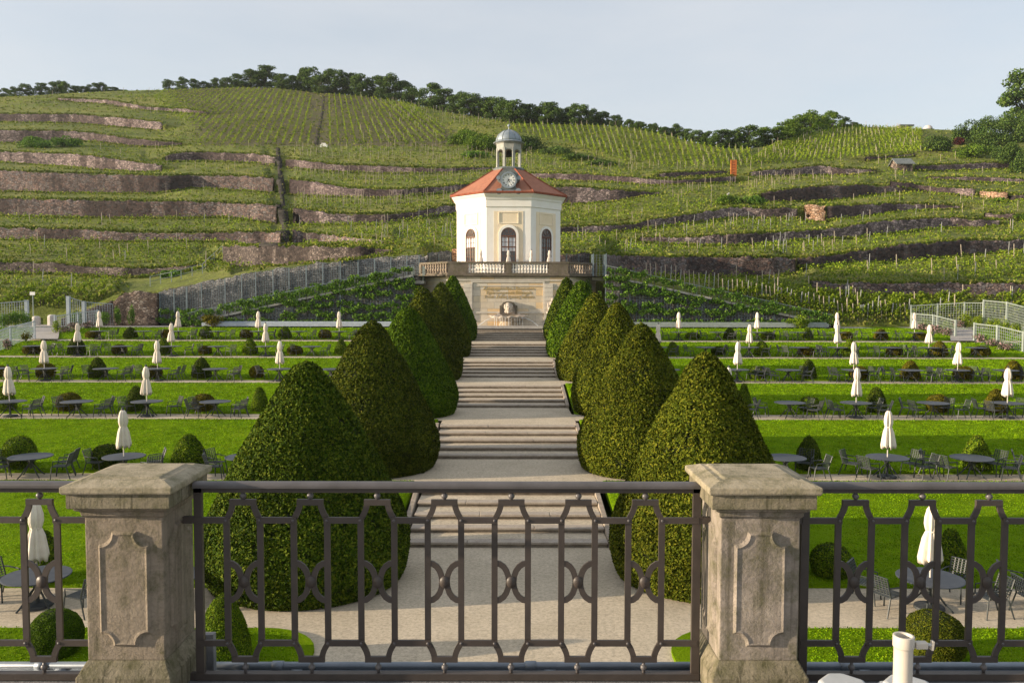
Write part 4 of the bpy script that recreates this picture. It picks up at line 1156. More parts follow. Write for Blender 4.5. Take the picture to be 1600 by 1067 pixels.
    return xa, xb, zr
RL = ramp(-1)
RRt = ramp(1)

# back wall with tall trellis on the left
def back_wall(pts, d, mat, label, zb=None, step=3.5, seed=90, cat_label=None):
    rp = []
    for px in np.linspace(pts[0][0], pts[-1][0], max(4, int((pts[-1][0] - pts[0][0]) / step))):
        t = float(np.interp(px, [p[0] for p in pts], [p[1] for p in pts]))
        T = W(px, t, d); rp.append((Vector((T.x, d, (zb if zb is not None else ZK[6]) - .3)), T))
    o = wall_mesh(rp, .45, 'retaining_wall', mat, seed, .04); tag(o, label, 'wall', None, 'thing')
LT = [(247, 456), (330, 438), (400, 424), (500, 411), (600, 402), (668, 397)]
back_wall(LT, 84.1, M['rubble_grey'], 'long grey stone wall rising behind the left ramp, covered by tall trellis')
def tall_trellis(line, d, label, low, post_at, mat=M['trellis_teal'], sp=.24):
    o = W(line[0][0], line[0][1], d); r = empty('trellis', (o.x, d, ZK[6])); tag(r, label, 'trellis', None, 'thing')
    mb = MB(); N = int((W(line[-1][0], 450, d).x - o.x) / sp)
    X0 = o.x; X1 = W(line[-1][0], 450, d).x
    tops = []
    for q in range(N + 1):
        x = X0 + (X1 - X0) * q / N; px = line[0][0] + (line[-1][0] - line[0][0]) * q / N
        zt = W(px, float(np.interp(px, [p[0] for p in line], [p[1] for p in line])), d).z; zl = low(x)
        tops.append((x, zl, zt))
        mb.bar((x - o.x, 0, zl - ZK[6]), (x - o.x, 0, zt - ZK[6]), .026, .02, up=(0, 1, 0))
    kk = int(max((zt - zl) for x, zl, zt in tops) / sp)
    for j in range(kk + 1):
        for q in range(0, N, 4):
            a = tops[q]; b = tops[min(q + 4, N)]
            za, zb_ = a[2] - j * sp, b[2] - j * sp
            if za > a[1] and zb_ > b[1]: mb.bar((a[0] - o.x, -.02, za - ZK[6]), (b[0] - o.x, -.02, zb_ - ZK[6]), .026, .02)
    mb.build('lattice_panel', mat, r)
    for px in post_at:
        x = W(px, 450, d).x; zt = W(px, float(np.interp(px, [p[0] for p in line], [p[1] for p in line])), d).z
        MB().bar((x - o.x, -.07, low(x) - ZK[6]), (x - o.x, -.07, zt - ZK[6]), .10, .07, up=(0, 1, 0)).build('post', mat, r)
    MB().bar((0, -.03, tops[0][2] - ZK[6]), (tops[1][0] - o.x, -.03, tops[1][2] - ZK[6]), .06).build('top_rail', mat, r)
    return r
tall_trellis([(249, 457), (330, 439), (400, 425), (500, 412), (600, 403), (662, 398)], 83.85, 'tall grey-teal lattice trellis climbing along the wall on the left slope', lambda x: RL[2](x) + .35 if x > RL[0] else ZK[6] + .25,
             [250, 272, 292, 315, 352, 378, 400, 427, 452, 479, 505, 532, 560, 586, 611, 636, 655])
back_wall([(655, 394), (708, 394)], 94.3, M['rubble_grey'], 'grey stone wall close behind the balcony, left of the pavilion', FZ, 3, 95)
tall_trellis([(658, 395), (705, 395)], 94.0, 'short lattice trellis on the wall directly left of the pavilion', lambda x: FZ - .1, [659, 672, 686, 704])
back_wall([(706, 391), (722, 391)], 94.25, M['rubble_orange'], 'sunlit orange patch of wall beside the left corner of the pavilion', FZ, 3, 96)
back_wall([(868, 398), (930, 397)], 94.35, M['rubble'], 'reddish stone wall close behind the balcony, right of the pavilion', FZ, 3, 97)
tall_trellis([(884, 397), (926, 397)], 94.0, 'short dark teal trellis on the wall directly right of the pavilion', lambda x: FZ - .1, [885, 904, 925])
# the garden wall left of the trellis and its sloping neighbour
back_wall([(176, 471), (190, 459), (215, 457), (247, 456)], 83.6, M['rubble_brick'], 'brown garden wall of mixed stone and brick left of the long trellis')
back_wall([(96, 497), (115, 492), (150, 478), (176, 470)], 84.0, M['rubble_bank'], 'sloping dark stone wall behind the left gate', None, 3, 91)

# lattice boxes at the ramp heads
def gate_box(x0, x1, d, ya, yb, label, mat):
    A = W(x0, yb, d); z1 = ZA(ya, d); w = W(x1, yb, d).x - A.x; h = z1 - A.z
    r = empty('trellis_gate', (A.x, d, A.z)); tag(r, label, 'gate', None, 'thing')
    for k, (p, q) in enumerate((((0, 0, 0), (w, 0, 0)), ((w, 0, 0), (w, 1.6, 0)), ((0, 0, 0), (0, 1.6, 0)))):
        mb = MB(); lattice(mb, p, q, h, h, .3, .03, 0, 0, .26); mb.build('lattice_panel', mat, r)
    for p in ((0, 0), (w, 0), (w, 1.6), (0, 1.6)):
        MB().bar((p[0], p[1], -.4), (p[0], p[1], h + .06), .1, .1, up=(0, 1, 0)).build('post', mat, r)
    MB().bx(-.1, w + .1, -.1, 1.7, -.4, -.1).build('threshold', M['coping'], r)
gate_box(643.5, 661, 80.6, 417, 437, 'pale lattice gate at the left end of the stone balustrade', M['trellis_pale'])
gate_box(927, 947, 81.4, 397, 432, 'tall teal lattice cage at the right end of the stone balustrade', M['trellis_teal'])

# fences at both sides of the garden
def gz(d): return lawn_z(d) + .05 if d < YTOP else ZK[6]
def fpt(px, d): 
    x = XA(px, d, 520); return (x, d, gz(d))
lattice_fence('lattice_fence', 'low pale blue lattice fence at the left edge beside the path', [fpt(-60, 57), fpt(-20, 60), fpt(16, 64), fpt(54, 69)], [1.5, 1.5, 1.5, 1.5], M['trellis_blue'], None, .24, .04)
lattice_fence('lattice_fence', 'short low lattice fence right of the left path, behind the white flowers', [fpt(86, 73.5), fpt(122, 76), fpt(153, 78)], [1.5, 1.5, 1.6], M['trellis_blue'], None, .24, .035)
lattice_fence('lattice_fence', 'tall grey lattice screen with vines at the far left edge', [fpt(-80, 73), fpt(0, 76), fpt(43, 78.5)], [2.5, 2.4, 2.5], M['trellis_blue'], [0, 2], .24, .03, .28)
lattice_fence('lattice_fence', 'greyish lattice screen between two tall posts before the brown wall', [fpt(108, 80.5), fpt(132, 82), fpt(177, 82.6)], [2.9, 2.4, 2.2], M['trellis_blue'], [0, 1], .24, .03, .3)
lattice_fence('lattice_fence', 'tall pale green lattice screen running behind the right garden path', [fpt(1423, 82), fpt(1464, 81.5), fpt(1506, 80.5), fpt(1535, 79.5)], [2.2, 2.35, 2.5, 2.5], M['trellis_pale'], None, .24, .03)
lattice_fence('lattice_fence', 'taller pale green lattice screen turning forward at the right edge', [fpt(1535.6, 79), fpt(1572, 75), fpt(1602, 71), fpt(1680, 64)], [2.75, 2.75, 2.75, 2.7], M['trellis_pale'], None, .24, .032)
lattice_fence('lattice_fence', 'low pale lattice fence left of the right garden path', [fpt(1425, 79.5), fpt(1458, 76), fpt(1493, 72)], [1.45, 1.45, 1.45], M['trellis_pale'], None, .24, .028, .15)
lattice_fence('lattice_fence', 'low pale lattice fence right of the path at the right edge', [fpt(1523, 68), fpt(1559, 65.5), fpt(1600, 62.5), fpt(1660, 58)], [1.5, 1.5, 1.5, 1.5], M['trellis_pale'], None, .24, .03, .17)
# garden paths leading out on both sides
def side_path(line, wd):
    mb = MB(); V = []
    for px, d in line:
        x = XA(px, d, 520); w = wd
        V += [(x - w, d, gz(d) + .10), (x + w, d, gz(d) + .10)]
    F = [(2 * i, 2 * i + 1, 2 * i + 3, 2 * i + 2) for i in range(len(line) - 1)]
    o = mb.add(V, F).build('path', M['asphalt']); tag(o, kind='structure')
side_path([(68, 67.8), (70, 70), (72, 73), (73, 76.5), (73, 79), (72, 84)], 1.15)
side_path([(1508, 67.8), (1506, 70), (1505, 73), (1500, 76.5), (1490, 79.2)], 1.15)
o = MB().add([(XA(1318, 80), 78.2, ZK[6] + .012), (XA(1425, 80), 78.2, ZK[6] + .012), (XA(1425, 80), 84.3, ZK[6] + .012), (XA(1318, 80), 84.3, ZK[6] + .012)], [(0, 1, 2, 3)]).build('lawn', M['lawn']); tag(o, kind='structure')
# gate posts of stone on the left
for px, w, h, lab in ((57, .75, 1.0, 'squat rounded stone gatepost left of the left path'), (82, .85, 1.15, 'squat rounded stone gatepost right of the left path')):
    p = W(px, 505, 82)
    mb = MB().lathe([(w * .52, 0), (w * .5, h * .8), (w * .44, h * .93), (w * .25, h)], 12)
    o = mb.build('gatepost', M['coping']); o.location = (p.x, 82, ZK[6]); tag(o, lab, 'gatepost', None, 'thing')
r = empty('sign', (XA(50, 84, 480), 84.2, ZK[6])); tag(r, 'small white sign on a thin post behind the left lattice screen', 'sign', None, 'thing')
hs = ZA(462, 84.2) - ZK[6]
MB().bx(-.04, .04, -.04, .04, 0, hs).build('post', M['trellis_pale'], r); MB().bx(-.26, .26, -.08, -.05, hs - .05, hs + .28).build('sign_board', M['dial'], r)
# handrail of the hillside steps on the left
r0 = HP(238, 445); r = empty('handrail', r0); tag(r, 'grey metal handrail of steps climbing the left slope above the trellis', 'handrail', None, 'thing')
pts = [HP(px, py) for px, py in ((238, 448), (254, 444), (271, 441), (286, 437), (303, 432), (319, 428), (337, 408), (350, 396))]
pts = [p - r0 + Vector((0, -.5, 0)) for p in pts]
for p in pts: MB().bar(p, p + Vector((0, 0, 1.05)), .07, .07, up=(0, 1, 0)).build('post', M['trellis_pale'], r)
mb = MB().tube([p + Vector((0, 0, 1.05)) for p in pts], .035, 5).build('top_rail', M['trellis_pale'], r)
mb = MB().tube([p + Vector((0, 0, .55)) for p in pts], .025, 5).build('lower_rail', M['trellis_pale'], r)
# ------------------------------------------------------------ the twelve yew cones
CPROF = [(0, .0), (.004, .06), (.02, .125), (.073, .225), (.16, .34), (.25, .46), (.333, .565), (.40, .64), (.47, .717), (.54, .795), (.61, .865), (.68, .93), (.78, 1.0), (.87, 1.0), (.95, .965), (.985, .93), (1, .88)]
def crad(t): return np.interp(t, [p[0] for p in CPROF], [p[1] for p in CPROF])
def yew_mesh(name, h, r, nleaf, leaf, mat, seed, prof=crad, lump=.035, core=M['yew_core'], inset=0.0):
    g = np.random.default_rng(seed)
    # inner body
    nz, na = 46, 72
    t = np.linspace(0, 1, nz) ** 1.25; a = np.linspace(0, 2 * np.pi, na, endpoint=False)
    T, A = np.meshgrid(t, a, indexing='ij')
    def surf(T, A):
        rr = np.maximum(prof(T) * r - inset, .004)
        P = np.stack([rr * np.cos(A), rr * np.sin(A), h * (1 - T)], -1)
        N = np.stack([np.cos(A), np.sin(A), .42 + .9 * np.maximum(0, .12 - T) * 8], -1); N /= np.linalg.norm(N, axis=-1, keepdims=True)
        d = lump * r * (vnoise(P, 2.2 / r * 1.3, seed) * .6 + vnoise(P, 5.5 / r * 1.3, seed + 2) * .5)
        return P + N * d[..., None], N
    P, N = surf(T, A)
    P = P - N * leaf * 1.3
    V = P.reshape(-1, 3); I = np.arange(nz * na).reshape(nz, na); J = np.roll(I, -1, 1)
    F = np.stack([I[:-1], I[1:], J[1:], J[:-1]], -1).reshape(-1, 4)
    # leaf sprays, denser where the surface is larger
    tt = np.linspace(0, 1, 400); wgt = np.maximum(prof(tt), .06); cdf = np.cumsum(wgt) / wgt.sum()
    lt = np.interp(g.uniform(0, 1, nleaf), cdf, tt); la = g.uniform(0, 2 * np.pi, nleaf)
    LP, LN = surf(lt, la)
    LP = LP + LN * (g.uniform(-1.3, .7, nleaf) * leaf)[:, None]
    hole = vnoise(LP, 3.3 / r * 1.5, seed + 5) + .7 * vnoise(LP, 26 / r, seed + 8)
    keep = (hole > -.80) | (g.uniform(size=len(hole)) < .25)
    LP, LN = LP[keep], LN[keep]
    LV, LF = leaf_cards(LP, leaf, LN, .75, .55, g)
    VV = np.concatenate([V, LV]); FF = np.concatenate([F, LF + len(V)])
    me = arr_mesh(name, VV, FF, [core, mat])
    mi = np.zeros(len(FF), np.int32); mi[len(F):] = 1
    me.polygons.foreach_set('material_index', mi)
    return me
YEW = [  # px of centre, py of tip, py of front foot, px half width, terrace, leaf material, label
 (480, 562, 958, 162, 0, 'leaf_yew', 'huge clipped yew cone at the left foot of the stairs, nearest on the left'),
 (1100, 547, 948, 148, 0, 'leaf_yew_olive', 'huge olive clipped yew cone nearest on the right of the stairs'),
 (583, 499, 751, 104, 1, 'leaf_yew_brown', 'brownish clipped yew cone, second from the front on the left'),
 (1000, 503, 752, 99, 1, 'leaf_yew_olive', 'clipped yew cone, second from the front on the right'),
 (638, 477, 657, 79, 2, 'leaf_yew_green', 'bright green clipped yew cone, third from the front on the left'),
 (962, 470, 654, 71, 2, 'leaf_yew_olive', 'clipped yew cone, third from the front on the right'),
 (663, 448, 598, 61, 3, 'leaf_yew_brown', 'dark clipped yew cone, fourth from the front on the left'),
 (928, 456, 598, 61, 3, 'leaf_yew_olive', 'clipped yew cone, fourth from the front on the right'),
 (690, 440, 560, 47, 4, 'leaf_yew_brown', 'dark clipped yew cone, fifth from the front on the left'),
 (906, 436, 561, 54, 4, 'leaf_yew_green', 'bright green clipped yew cone, fifth from the front on the right'),
 (708, 429, 534, 38, 5, 'leaf_yew_green', 'slim clipped yew cone before the balcony, farthest on the left'),
 (884, 431, 534, 36, 5, 'leaf_yew', 'slim dark clipped yew cone before the balcony, farthest on the right'),
]
for i, (px, pt, pf, hw, k, mt, lab) in enumerate(YEW):
    z0 = ZK[k]; df = DG(pf, z0)
    f = hw / FPX * .93; d = df / (1 - f); r = hw / FPX * d
    x = XA(px, d, 700); h = ZA(pt + 2, d, px) - z0
    n = [150000, 90000, 60000, 45000, 32000, 26000][k]
    me = yew_mesh('clipped_yew', h, r, n, [.042, .05, .06, .07, .08, .085][k], M[mt], 30 + i * 7, crad, .017 + .005 * (i % 3), M['yew_core'], .06)
    o = link('clipped_yew', me); o.location = (x, d, z0 - .02); o.rotation_euler.z = i * .9
    tag(o, lab, 'topiary', 'clipped yew cones along the stairs')

# ------------------------------------------------------------ tables, chairs, parasols
def make_table():
    r = empty('garden_table')
    MB().lathe([(.70, .715), (.73, .72), (.735, .742), (.72, .748), (.0001, .75)], 36, (0, 0, 0)).build('table_top', M['table'], r)
    MB().lathe([(.045, .30), (.045, .712)], 10).build('column', M['chair'], r)
    for q in range(4):
        a = R(45 + 90 * q); c, s = math.cos(a), math.sin(a)
        pr = [(.50, 0.0), (.47, .02), (.36, .12), (.22, .30), (.10, .42), (.07, .50), (.12, .58), (.28, .68), (.46, .712)]
        MB().tube([(u * c, u * s, z + .008) for u, z in pr], .025, 5).build('leg', M['chair'], r)
    return r
def make_chair():
    r = empty('garden_chair')
    w, dp = .25, .24
    seat = MB()
    for j in range(9): x = -w + 2 * w * j / 8; seat.bar((x, -dp, .445 - .01), (x, dp, .43), .018, .008)
    for j in range(9): y = -dp + 2 * dp * j / 8; seat.bar((-w, y, .449 - .0003 * j), (w, y, .449 - .0003 * j), .042, .008)
    seat.build('seat', M['chair'], r)
    bk = MB(); t0, t1 = Vector((0, dp + .0, .50)), Vector((0, dp + .13, .90))
    for j in range(7): x = -w + 2 * w * j / 6; bk.bar(t0 + Vector((x, 0, 0)), t1 + Vector((x, 0, 0)), .024, .012, up=(0, 1, 0))
    for j in range(8):
        p = t0.lerp(t1, j / 7); bow = .02
        bk.bar(p + Vector((-w, -.012, 0)), p + Vector((w, -.013, 0)), .041, .01, up=(0, 0, 1))
    bk.build('backrest', M['chair'], r)
    for s in (-1, 1):
        MB().tube([(s * w, dp + .13, .905), (s * w, dp + .0, .5), (s * (w + .0), dp - .01, .44), (s * (w + .03), dp + .13, 0)], .019, 5).build('leg', M['chair'], r)
        MB().tube([(s * w, -dp, .44), (s * (w + .03), -dp - .05, 0)], .019, 5).build('leg', M['chair'], r)
        MB().tube([(s * w, dp + .05, .67), (s * (w + .035), dp - .1, .665), (s * (w + .035), -dp + .05, .64), (s * w, -dp + .02, .45)], .018, 5).build('armrest', M['chair'], r)
    return r
def make_parasol():
    r = empty('closed_parasol')
    MB().lathe([(.021, .04), (.021, 2.42)], 8).build('pole', M['pole'], r)
    MB().lathe([(.32, 0), (.34, .02), (.33, .07), (.10, .10), (.05, .12), (.045, .3), (.028, .31)], 20).build('base', M['base'], r)
    def md(th, i): return 1 + (.17 * math.sin(8 * th) + .10 * math.sin(3 * th + 1) + .05 * math.sin(13 * th + i * .3)) * min(1, i / 3) * (1.3 if i > 7 else 1)
    zz = [2.44, 2.42, 2.35, 2.15, 2.0, 1.87, 1.84, 1.81, 1.66, 1.42, 1.20, 1.09]
    rr = [.02, .06, .10, .135, .14, .115, .10, .115, .155, .19, .22, .21]
    mb = MB().lathe([(a, b) for a, b in zip(rr, zz)] + [(.17, 1.11), (.07, 1.22)], 48, (0, 0, 0), md)
    for i, v in enumerate(mb.v):
        if v[2] < 1.14: th = math.atan2(v[1], v[0]); mb.v[i] = (v[0], v[1], v[2] + .05 * math.sin(8 * th + 1.2) + .03 * math.sin(3 * th))
    mb.build('canopy', M['canvas'], r, True)
    MB().lathe([(.110, 1.82), (.12, 1.83), (.12, 1.85), (.110, 1.86)], 16).build('tie_strap', M['canvas'], r)
    MB().lathe([(.045, 2.41), (.05, 2.44), (.045, 2.5), (.02, 2.53)], 8).build('finial', M['base'], r)
    return r
T0, C0, U0 = make_table(), make_chair(), make_parasol()
rr = random.Random(5)
used = {'t': 0, 'c': 0, 'u': 0}
def place(proto, key, loc, rz, label, cat, group):
    o = proto if used[key] == 0 else dup(proto)
    used[key] += 1
    o.location = loc; tl = rr.uniform(-.022, .022) if key == 'u' else 0; o.rotation_euler = (tl, rr.uniform(-.022, .022) if key == 'u' else 0, rz); tag(o, label, cat, group); return o
ROWN = ['nearest', 'second', 'third', 'fourth', 'fifth', 'farthest']
NTH = ['first', 'second', 'third', 'fourth', 'fifth', 'sixth', 'seventh', 'eighth']
# per row: y of the table feet, then tables as (px, parasol, chairs): chairs a/b = left rear/front, c/d = right rear/front
ROWS = [
 (0, 949, [(-150, 0, 'cd'), (57, 1, 'ad'), (262, 0, '')], [(1450, 1, 'abcd'), (1668, 0, 'ab')]),
 (1, 745, [(-95, 1, 'cd'), (50, 0, 'abcd'), (195, 1, 'acd'), (385, 0, 'ab')], [(1226, 0, 'cd'), (1386, 1, 'abcd'), (1516, 0, 'abcd'), (1655, 1, 'ab')]),
 (2, 652, [(16, 1, 'bcd'), (121, 0, 'acd'), (229, 1, 'ac'), (336, 0, 'abcd')], [(1136, 1, 'd'), (1234, 0, 'acd'), (1337, 1, 'abcd'), (1457, 0, 'abcd'), (1573, 1, 'abcd'), (1690, 0, 'ab')]),
 (3, 596, [(-8, 0, 'd'), (70, 1, 'abcd'), (165, 0, 'acd'), (246, 1, 'acd'), (337, 0, 'acd'), (437, 1, 'a'), (517, 0, 'c')], [(1044, 0, 'd'), (1152, 1, 'bcd'), (1231, 0, 'abcd'), (1334, 1, 'abcd'), (1422, 0, 'abcd'), (1495, 1, 'abcd'), (1570, 0, 'abcd')]),
 (4, 557.5, [(52, 0, 'cd'), (122, 1, 'acd'), (192, 0, 'acd'), (268, 1, 'ac'), (341, 0, 'ad'), (415, 1, 'ac'), (487, 0, 'ad')], [(1027, 1, 'd'), (1102, 0, 'ad'), (1170, 1, 'ad'), (1248, 0, 'abd'), (1308, 1, 'abd'), (1391, 0, 'abcd'), (1451, 1, 'abcd'), (1525, 0, 'ac')]),
 (5, 532, [(155, 1, 'cd'), (225, 0, 'cd'), (279, 1, 'cd'), (341, 0, 'ad'), (404, 1, 'acd'), (467, 0, 'ad'), (530, 1, 'acd')], [(1060, 1, 'ad'), (1122, 0, 'ad'), (1183, 1, 'ad'), (1247, 0, 'abc'), (1308, 1, 'abd'), (1376, 0, 'ad'), (1429, 1, 'ad')]),
]
CPOS = {'a': (-1.12, .42, 'left rear'), 'b': (-1.0, -.35, 'left front'), 'c': (1.0, .5, 'right rear'), 'd': (1.15, -.3, 'right front')}
for k, y, left, right in ROWS:
    d = DG(y, ZK[k], 800); z = ZK[k] + .002
    for side, lst in (('left', left[::-1]), ('right', right)):
        for j, (px, um, chs) in enumerate(lst):
            x = XA(px, d, y); dd = d + rr.uniform(-.08, .08)
            place(T0, 't', (x, dd, z), rr.uniform(-.3, .3), f'round slate-grey table, {NTH[j]} from the stairs in the {ROWN[k]} row, {side} lawn' + (', with parasol' if um else ''), 'table', 'round tables on the lawn terraces')
            if um: place(U0, 'u', (x, dd, z), rr.uniform(0, 6), f'closed cream parasol through the {NTH[j]} table from the stairs, {ROWN[k]} row, {side} lawn', 'parasol', 'closed parasols on the lawn terraces')
            for c in chs:
                cx, cy, nm = CPOS[c]
                cx += rr.uniform(-.14, .14); cy += rr.uniform(-.16, .16)
                ang = math.atan2(-cy, -cx) + math.pi / 2 + rr.uniform(-.45, .45)
                place(C0, 'c', (x + cx, dd + cy, z), ang, f'dark metal chair {nm} of the {NTH[j]} table from stairs, {ROWN[k]} row, {side} lawn', 'chair', 'metal chairs around the garden tables')
# parasols on the balcony
for px, lab in ((751.5, 'closed cream parasol on the balcony before the left window'), (794.5, 'closed cream parasol on the balcony before the middle window'), (830.5, 'closed cream parasol on the balcony between middle and right window'), (858, 'closed cream parasol on the balcony before the right window')):
    place(U0, 'u', (XA(px, 81.3, 400), 81.3, FZ), rr.uniform(0, 6), lab, 'parasol', 'closed parasols on the balcony')

# ------------------------------------------------------------ small clipped box shapes beside the tables
def cprof_small(t): return np.interp(t, [0, .01, .04, .1, .2, .35, .5, .7, .85, .95, 1], [0, .10, .22, .36, .53, .72, .86, .98, 1.0, .93, .82])
def bprof_small(t): return np.interp(t, [0, .01, .03, .08, .16, .3, .45, .6, .75, .9, 1], [0, .2, .36, .55, .74, .92, .995, 1.0, .93, .78, .62])
SM = {}
for nm, pf in (('cone', cprof_small), ('ball', bprof_small)):
    for mt in ('leaf_box', 'leaf_brown', 'leaf_yew'):
        SM[nm, mt] = yew_mesh('clipped_box', 1.0, .5, 7000, .028, M[mt], 300 + len(SM), pf, .05)
SMN = {('cone', 'leaf_box'): yew_mesh('clipped_box', 1.0, .5, 30000, .014, M['leaf_box'], 401, cprof_small, .04), ('ball', 'leaf_box'): yew_mesh('clipped_box', 1.0, .5, 30000, .014, M['leaf_yew_green'], 402, bprof_small, .04), ('ball', 'leaf_brown'): yew_mesh('clipped_box', 1.0, .5, 30000, .014, M['leaf_yew_olive'], 404, bprof_small, .04)}
# row, side, [(px, py top, py foot, px half width, kind)]
BOX = [
 (0, [(350, 925, 1041, 42, 'C'), (88, 950, 1030, 40, 'B'), (1458, 953, 1036, 48, 'Br'), (1298, 847, 907, 31, 'B'), (1484, 824, 905, 27, 'C'), (70, 825, 915, 25, 'C')]),
 (1, [(31, 680, 737, 24, 'B'), (168, 692, 737, 23, 'B'), (296, 677, 735, 27, 'C'), (1263, 679, 735, 20, 'C'), (1525, 678, 735, 22, 'C')]),
 (2, [(8, 600, 642, 16, 'C'), (108, 612, 642, 18, 'Bb'), (213, 601, 641, 15, 'C'), (318, 614, 642, 17, 'Bb'), (406, 603, 643, 13, 'C'), (1162, 598, 643, 12, 'C'), (1265, 618, 647, 16, 'B'), (1368, 603, 646, 16, 'C'), (1465, 615, 647, 17, 'Bb'), (1556, 606, 647, 17, 'Cb')]),
 (3, [(2, 570, 590, 9, 'Bb'), (72, 566, 593, 14, 'Bb'), (153, 557, 590, 14, 'C'), (240, 570, 592, 13, 'Bb'), (315, 557, 591, 15, 'C'), (401, 570, 592, 11, 'Bb'), (1184, 571, 595, 14, 'B'), (1263, 560, 595, 12, 'C'), (1341, 571, 596, 14, 'Bb'), (1422, 562, 596, 15, 'Cb'), (1505, 571, 596, 15, 'Bb'), (1583, 562, 597, 15, 'Cb')]),
 (4, [(50, 538, 556, 13, 'Bb'), (120, 524, 556, 13, 'C'), (187, 537, 556, 11, 'Bb'), (256, 528, 556, 11, 'C'), (321, 539, 556, 10, 'Bb'), (391, 528, 557, 12, 'C'), (461, 539, 556, 12, 'Bb'), (533, 529, 556, 10, 'C'), (1051, 533, 559, 10, 'C'), (1122, 540, 559, 11, 'B'), (1190, 532, 559, 12, 'C'), (1259, 541, 560, 13, 'Bb'), (1328, 529, 560, 13, 'C'), (1397, 540, 560, 12, 'Bb'), (1467, 532, 560, 13, 'Cb'), (1532, 540, 560, 14, 'Bb')]),
 (5, [(145, 516, 531, 11, 'Bb'), (204, 510, 531, 11, 'C'), (262, 514, 531, 10, 'Bb'), (322, 508, 531, 11, 'C'), (385, 514, 531, 10, 'Bb'), (445, 509, 531, 11, 'C'), (508, 514, 531, 10, 'Bb'), (1082, 518, 534, 11, 'B'), (1140, 511, 534, 10, 'C'), (1200, 517, 534, 11, 'B'), (1261, 511, 534, 9, 'C'), (1322, 517, 534, 10, 'Bb'), (1376, 513, 534, 11, 'Cb'), (1437, 518, 534, 10, 'Bb')]),
]
for k, lst in BOX:
    for px, pt, pf, hw, kd in lst:
        near = k == 0 and pf > 1000
        d = DG(pf - (3 if pf > 800 else 1), ZK[k]) if (near or k == 0) else FARE[k] + .55
        x = XA(px, d, pf); z = ZK[k] + .06
        rad = hw / FPX * d; h = max(.5, ZA(pt, d, px) - z)
        shape = 'cone' if kd[0] == 'C' else 'ball'; mt = 'leaf_brown' if kd.endswith('b') else ('leaf_brown' if kd.endswith('r') else ('leaf_box' if (px % 3) else 'leaf_yew'))
        if near: me = SMN[shape, 'leaf_brown' if kd == 'Br' else 'leaf_box']
        else: me = SM[shape, mt]
        o = link('clipped_box', me); o.location = (x, d, z - .03); o.scale = (rad / .5, rad / .5, h); o.rotation_euler.z = rr.uniform(0, 6)
        side = 'left' if px < 800 else 'right'
        same = sorted([q for q in lst if (q[0] < 800) == (px < 800) and (q[2] > 1000) == (pf > 1000)], key=lambda q: abs(q[0] - 795))
        n = [q[0] for q in same].index(px)
        if near: lab = {350: 'olive clipped box cone behind the railing beside the left pillar', 88: 'round clipped box ball behind the railing left of the left pillar', 1458: 'sunlit clipped box ball behind the railing near the white stand'}[px]
        else: lab = f"{'bronze' if 'b' in kd else 'green'} clipped box {shape}, {NTH[n] if n < 8 else 'outermost'} from the stairs along the {ROWN[k]} row, {side} lawn"
        tag(o, lab, 'topiary', 'small clipped box shapes on the lawns')

# ------------------------------------------------------------ espaliered vines and shrubs on the ramp walls
def clump_mesh(name, pts, n, size, mat, seed, stem=None, stemmat=None):
    """foliage clumps (centre, radius xyz) made of leaf cards, with an optional stem MB"""
    g = np.random.default_rng(seed); P = []; N = []
    vol = np.array([c[1][0] * c[1][1] * c[1][2] for c in pts]) ** .7; vol = vol / vol.sum()
    for (c, rd), f in zip(pts, vol):
        m = max(6, int(n * f)); q = g.normal(size=(m, 3)); q /= np.linalg.norm(q, axis=1, keepdims=True)
        u = g.uniform(.35, 1.05, (m, 1)) ** .6
        P.append(np.array(c) + q * u * np.array(rd)); N.append(q)
    P = np.concatenate(P); N = np.concatenate(N)
    V, F = leaf_cards(P, size, N, 1.0, .7, g)
    mats = [mat]; mi = np.zeros(len(F), np.int32)
    if stem is not None:
        q = [f for f in stem.f if len(f) == 4]
        SF = np.array(q) + len(V); V = np.concatenate([V, np.array(stem.v)]); F = np.concatenate([F, SF]); mats.append(stemmat or M['bark'])
        mi = np.concatenate([mi, np.ones(len(SF), np.int32)])
    me = arr_mesh(name, V, F, mats); me.polygons.foreach_set('material_index', mi)
    return me
def espalier(x, y, z, h, w, seed, label, mat='leaf_climb', group='espaliered vines on the ramp walls', tiers=None):
    g = random.Random(seed); st = MB(); st.tube([(0, 0, 0), (g.uniform(-.05, .05), 0, h * .4), (0, 0, h * .95)], [.05, .04, .02], 5)
    pts = []; n = tiers or max(2, int(h / .75))
    for q in range(n):
        zz = .55 + (h - .6) * q / max(1, n - 1) + (g.uniform(-.28, .28) if 0 < q < n - 1 else 0)
        for s in (-1, 1):
            L_ = w * g.uniform(.55, 1.0)
            st.tube([(0, 0, zz - .1), (s * L_ * .5, 0, zz), (s * L_, 0, zz + g.uniform(-.05, .15))], .015, 4)
            m = int(L_ / .3) + 1
            for i in range(m):
                if g.random() < .14: continue
                pts.append(((s * (i + .5) / m * L_, -.14 + g.uniform(-.06, .05), zz + g.uniform(-.16, .2)), (.32 * g.uniform(.6, 1.2), .18, .28 * g.uniform(.6, 1.4))))
    if not pts: pts = [((0, 0, .5), (.3, .2, .3))]
    me = clump_mesh('espaliered_vine', pts, len(pts) * 46, .10, M[mat], seed, st)
    o = link('espaliered_vine', me); o.location = (x, y, z); tag(o, label, 'vine', group)
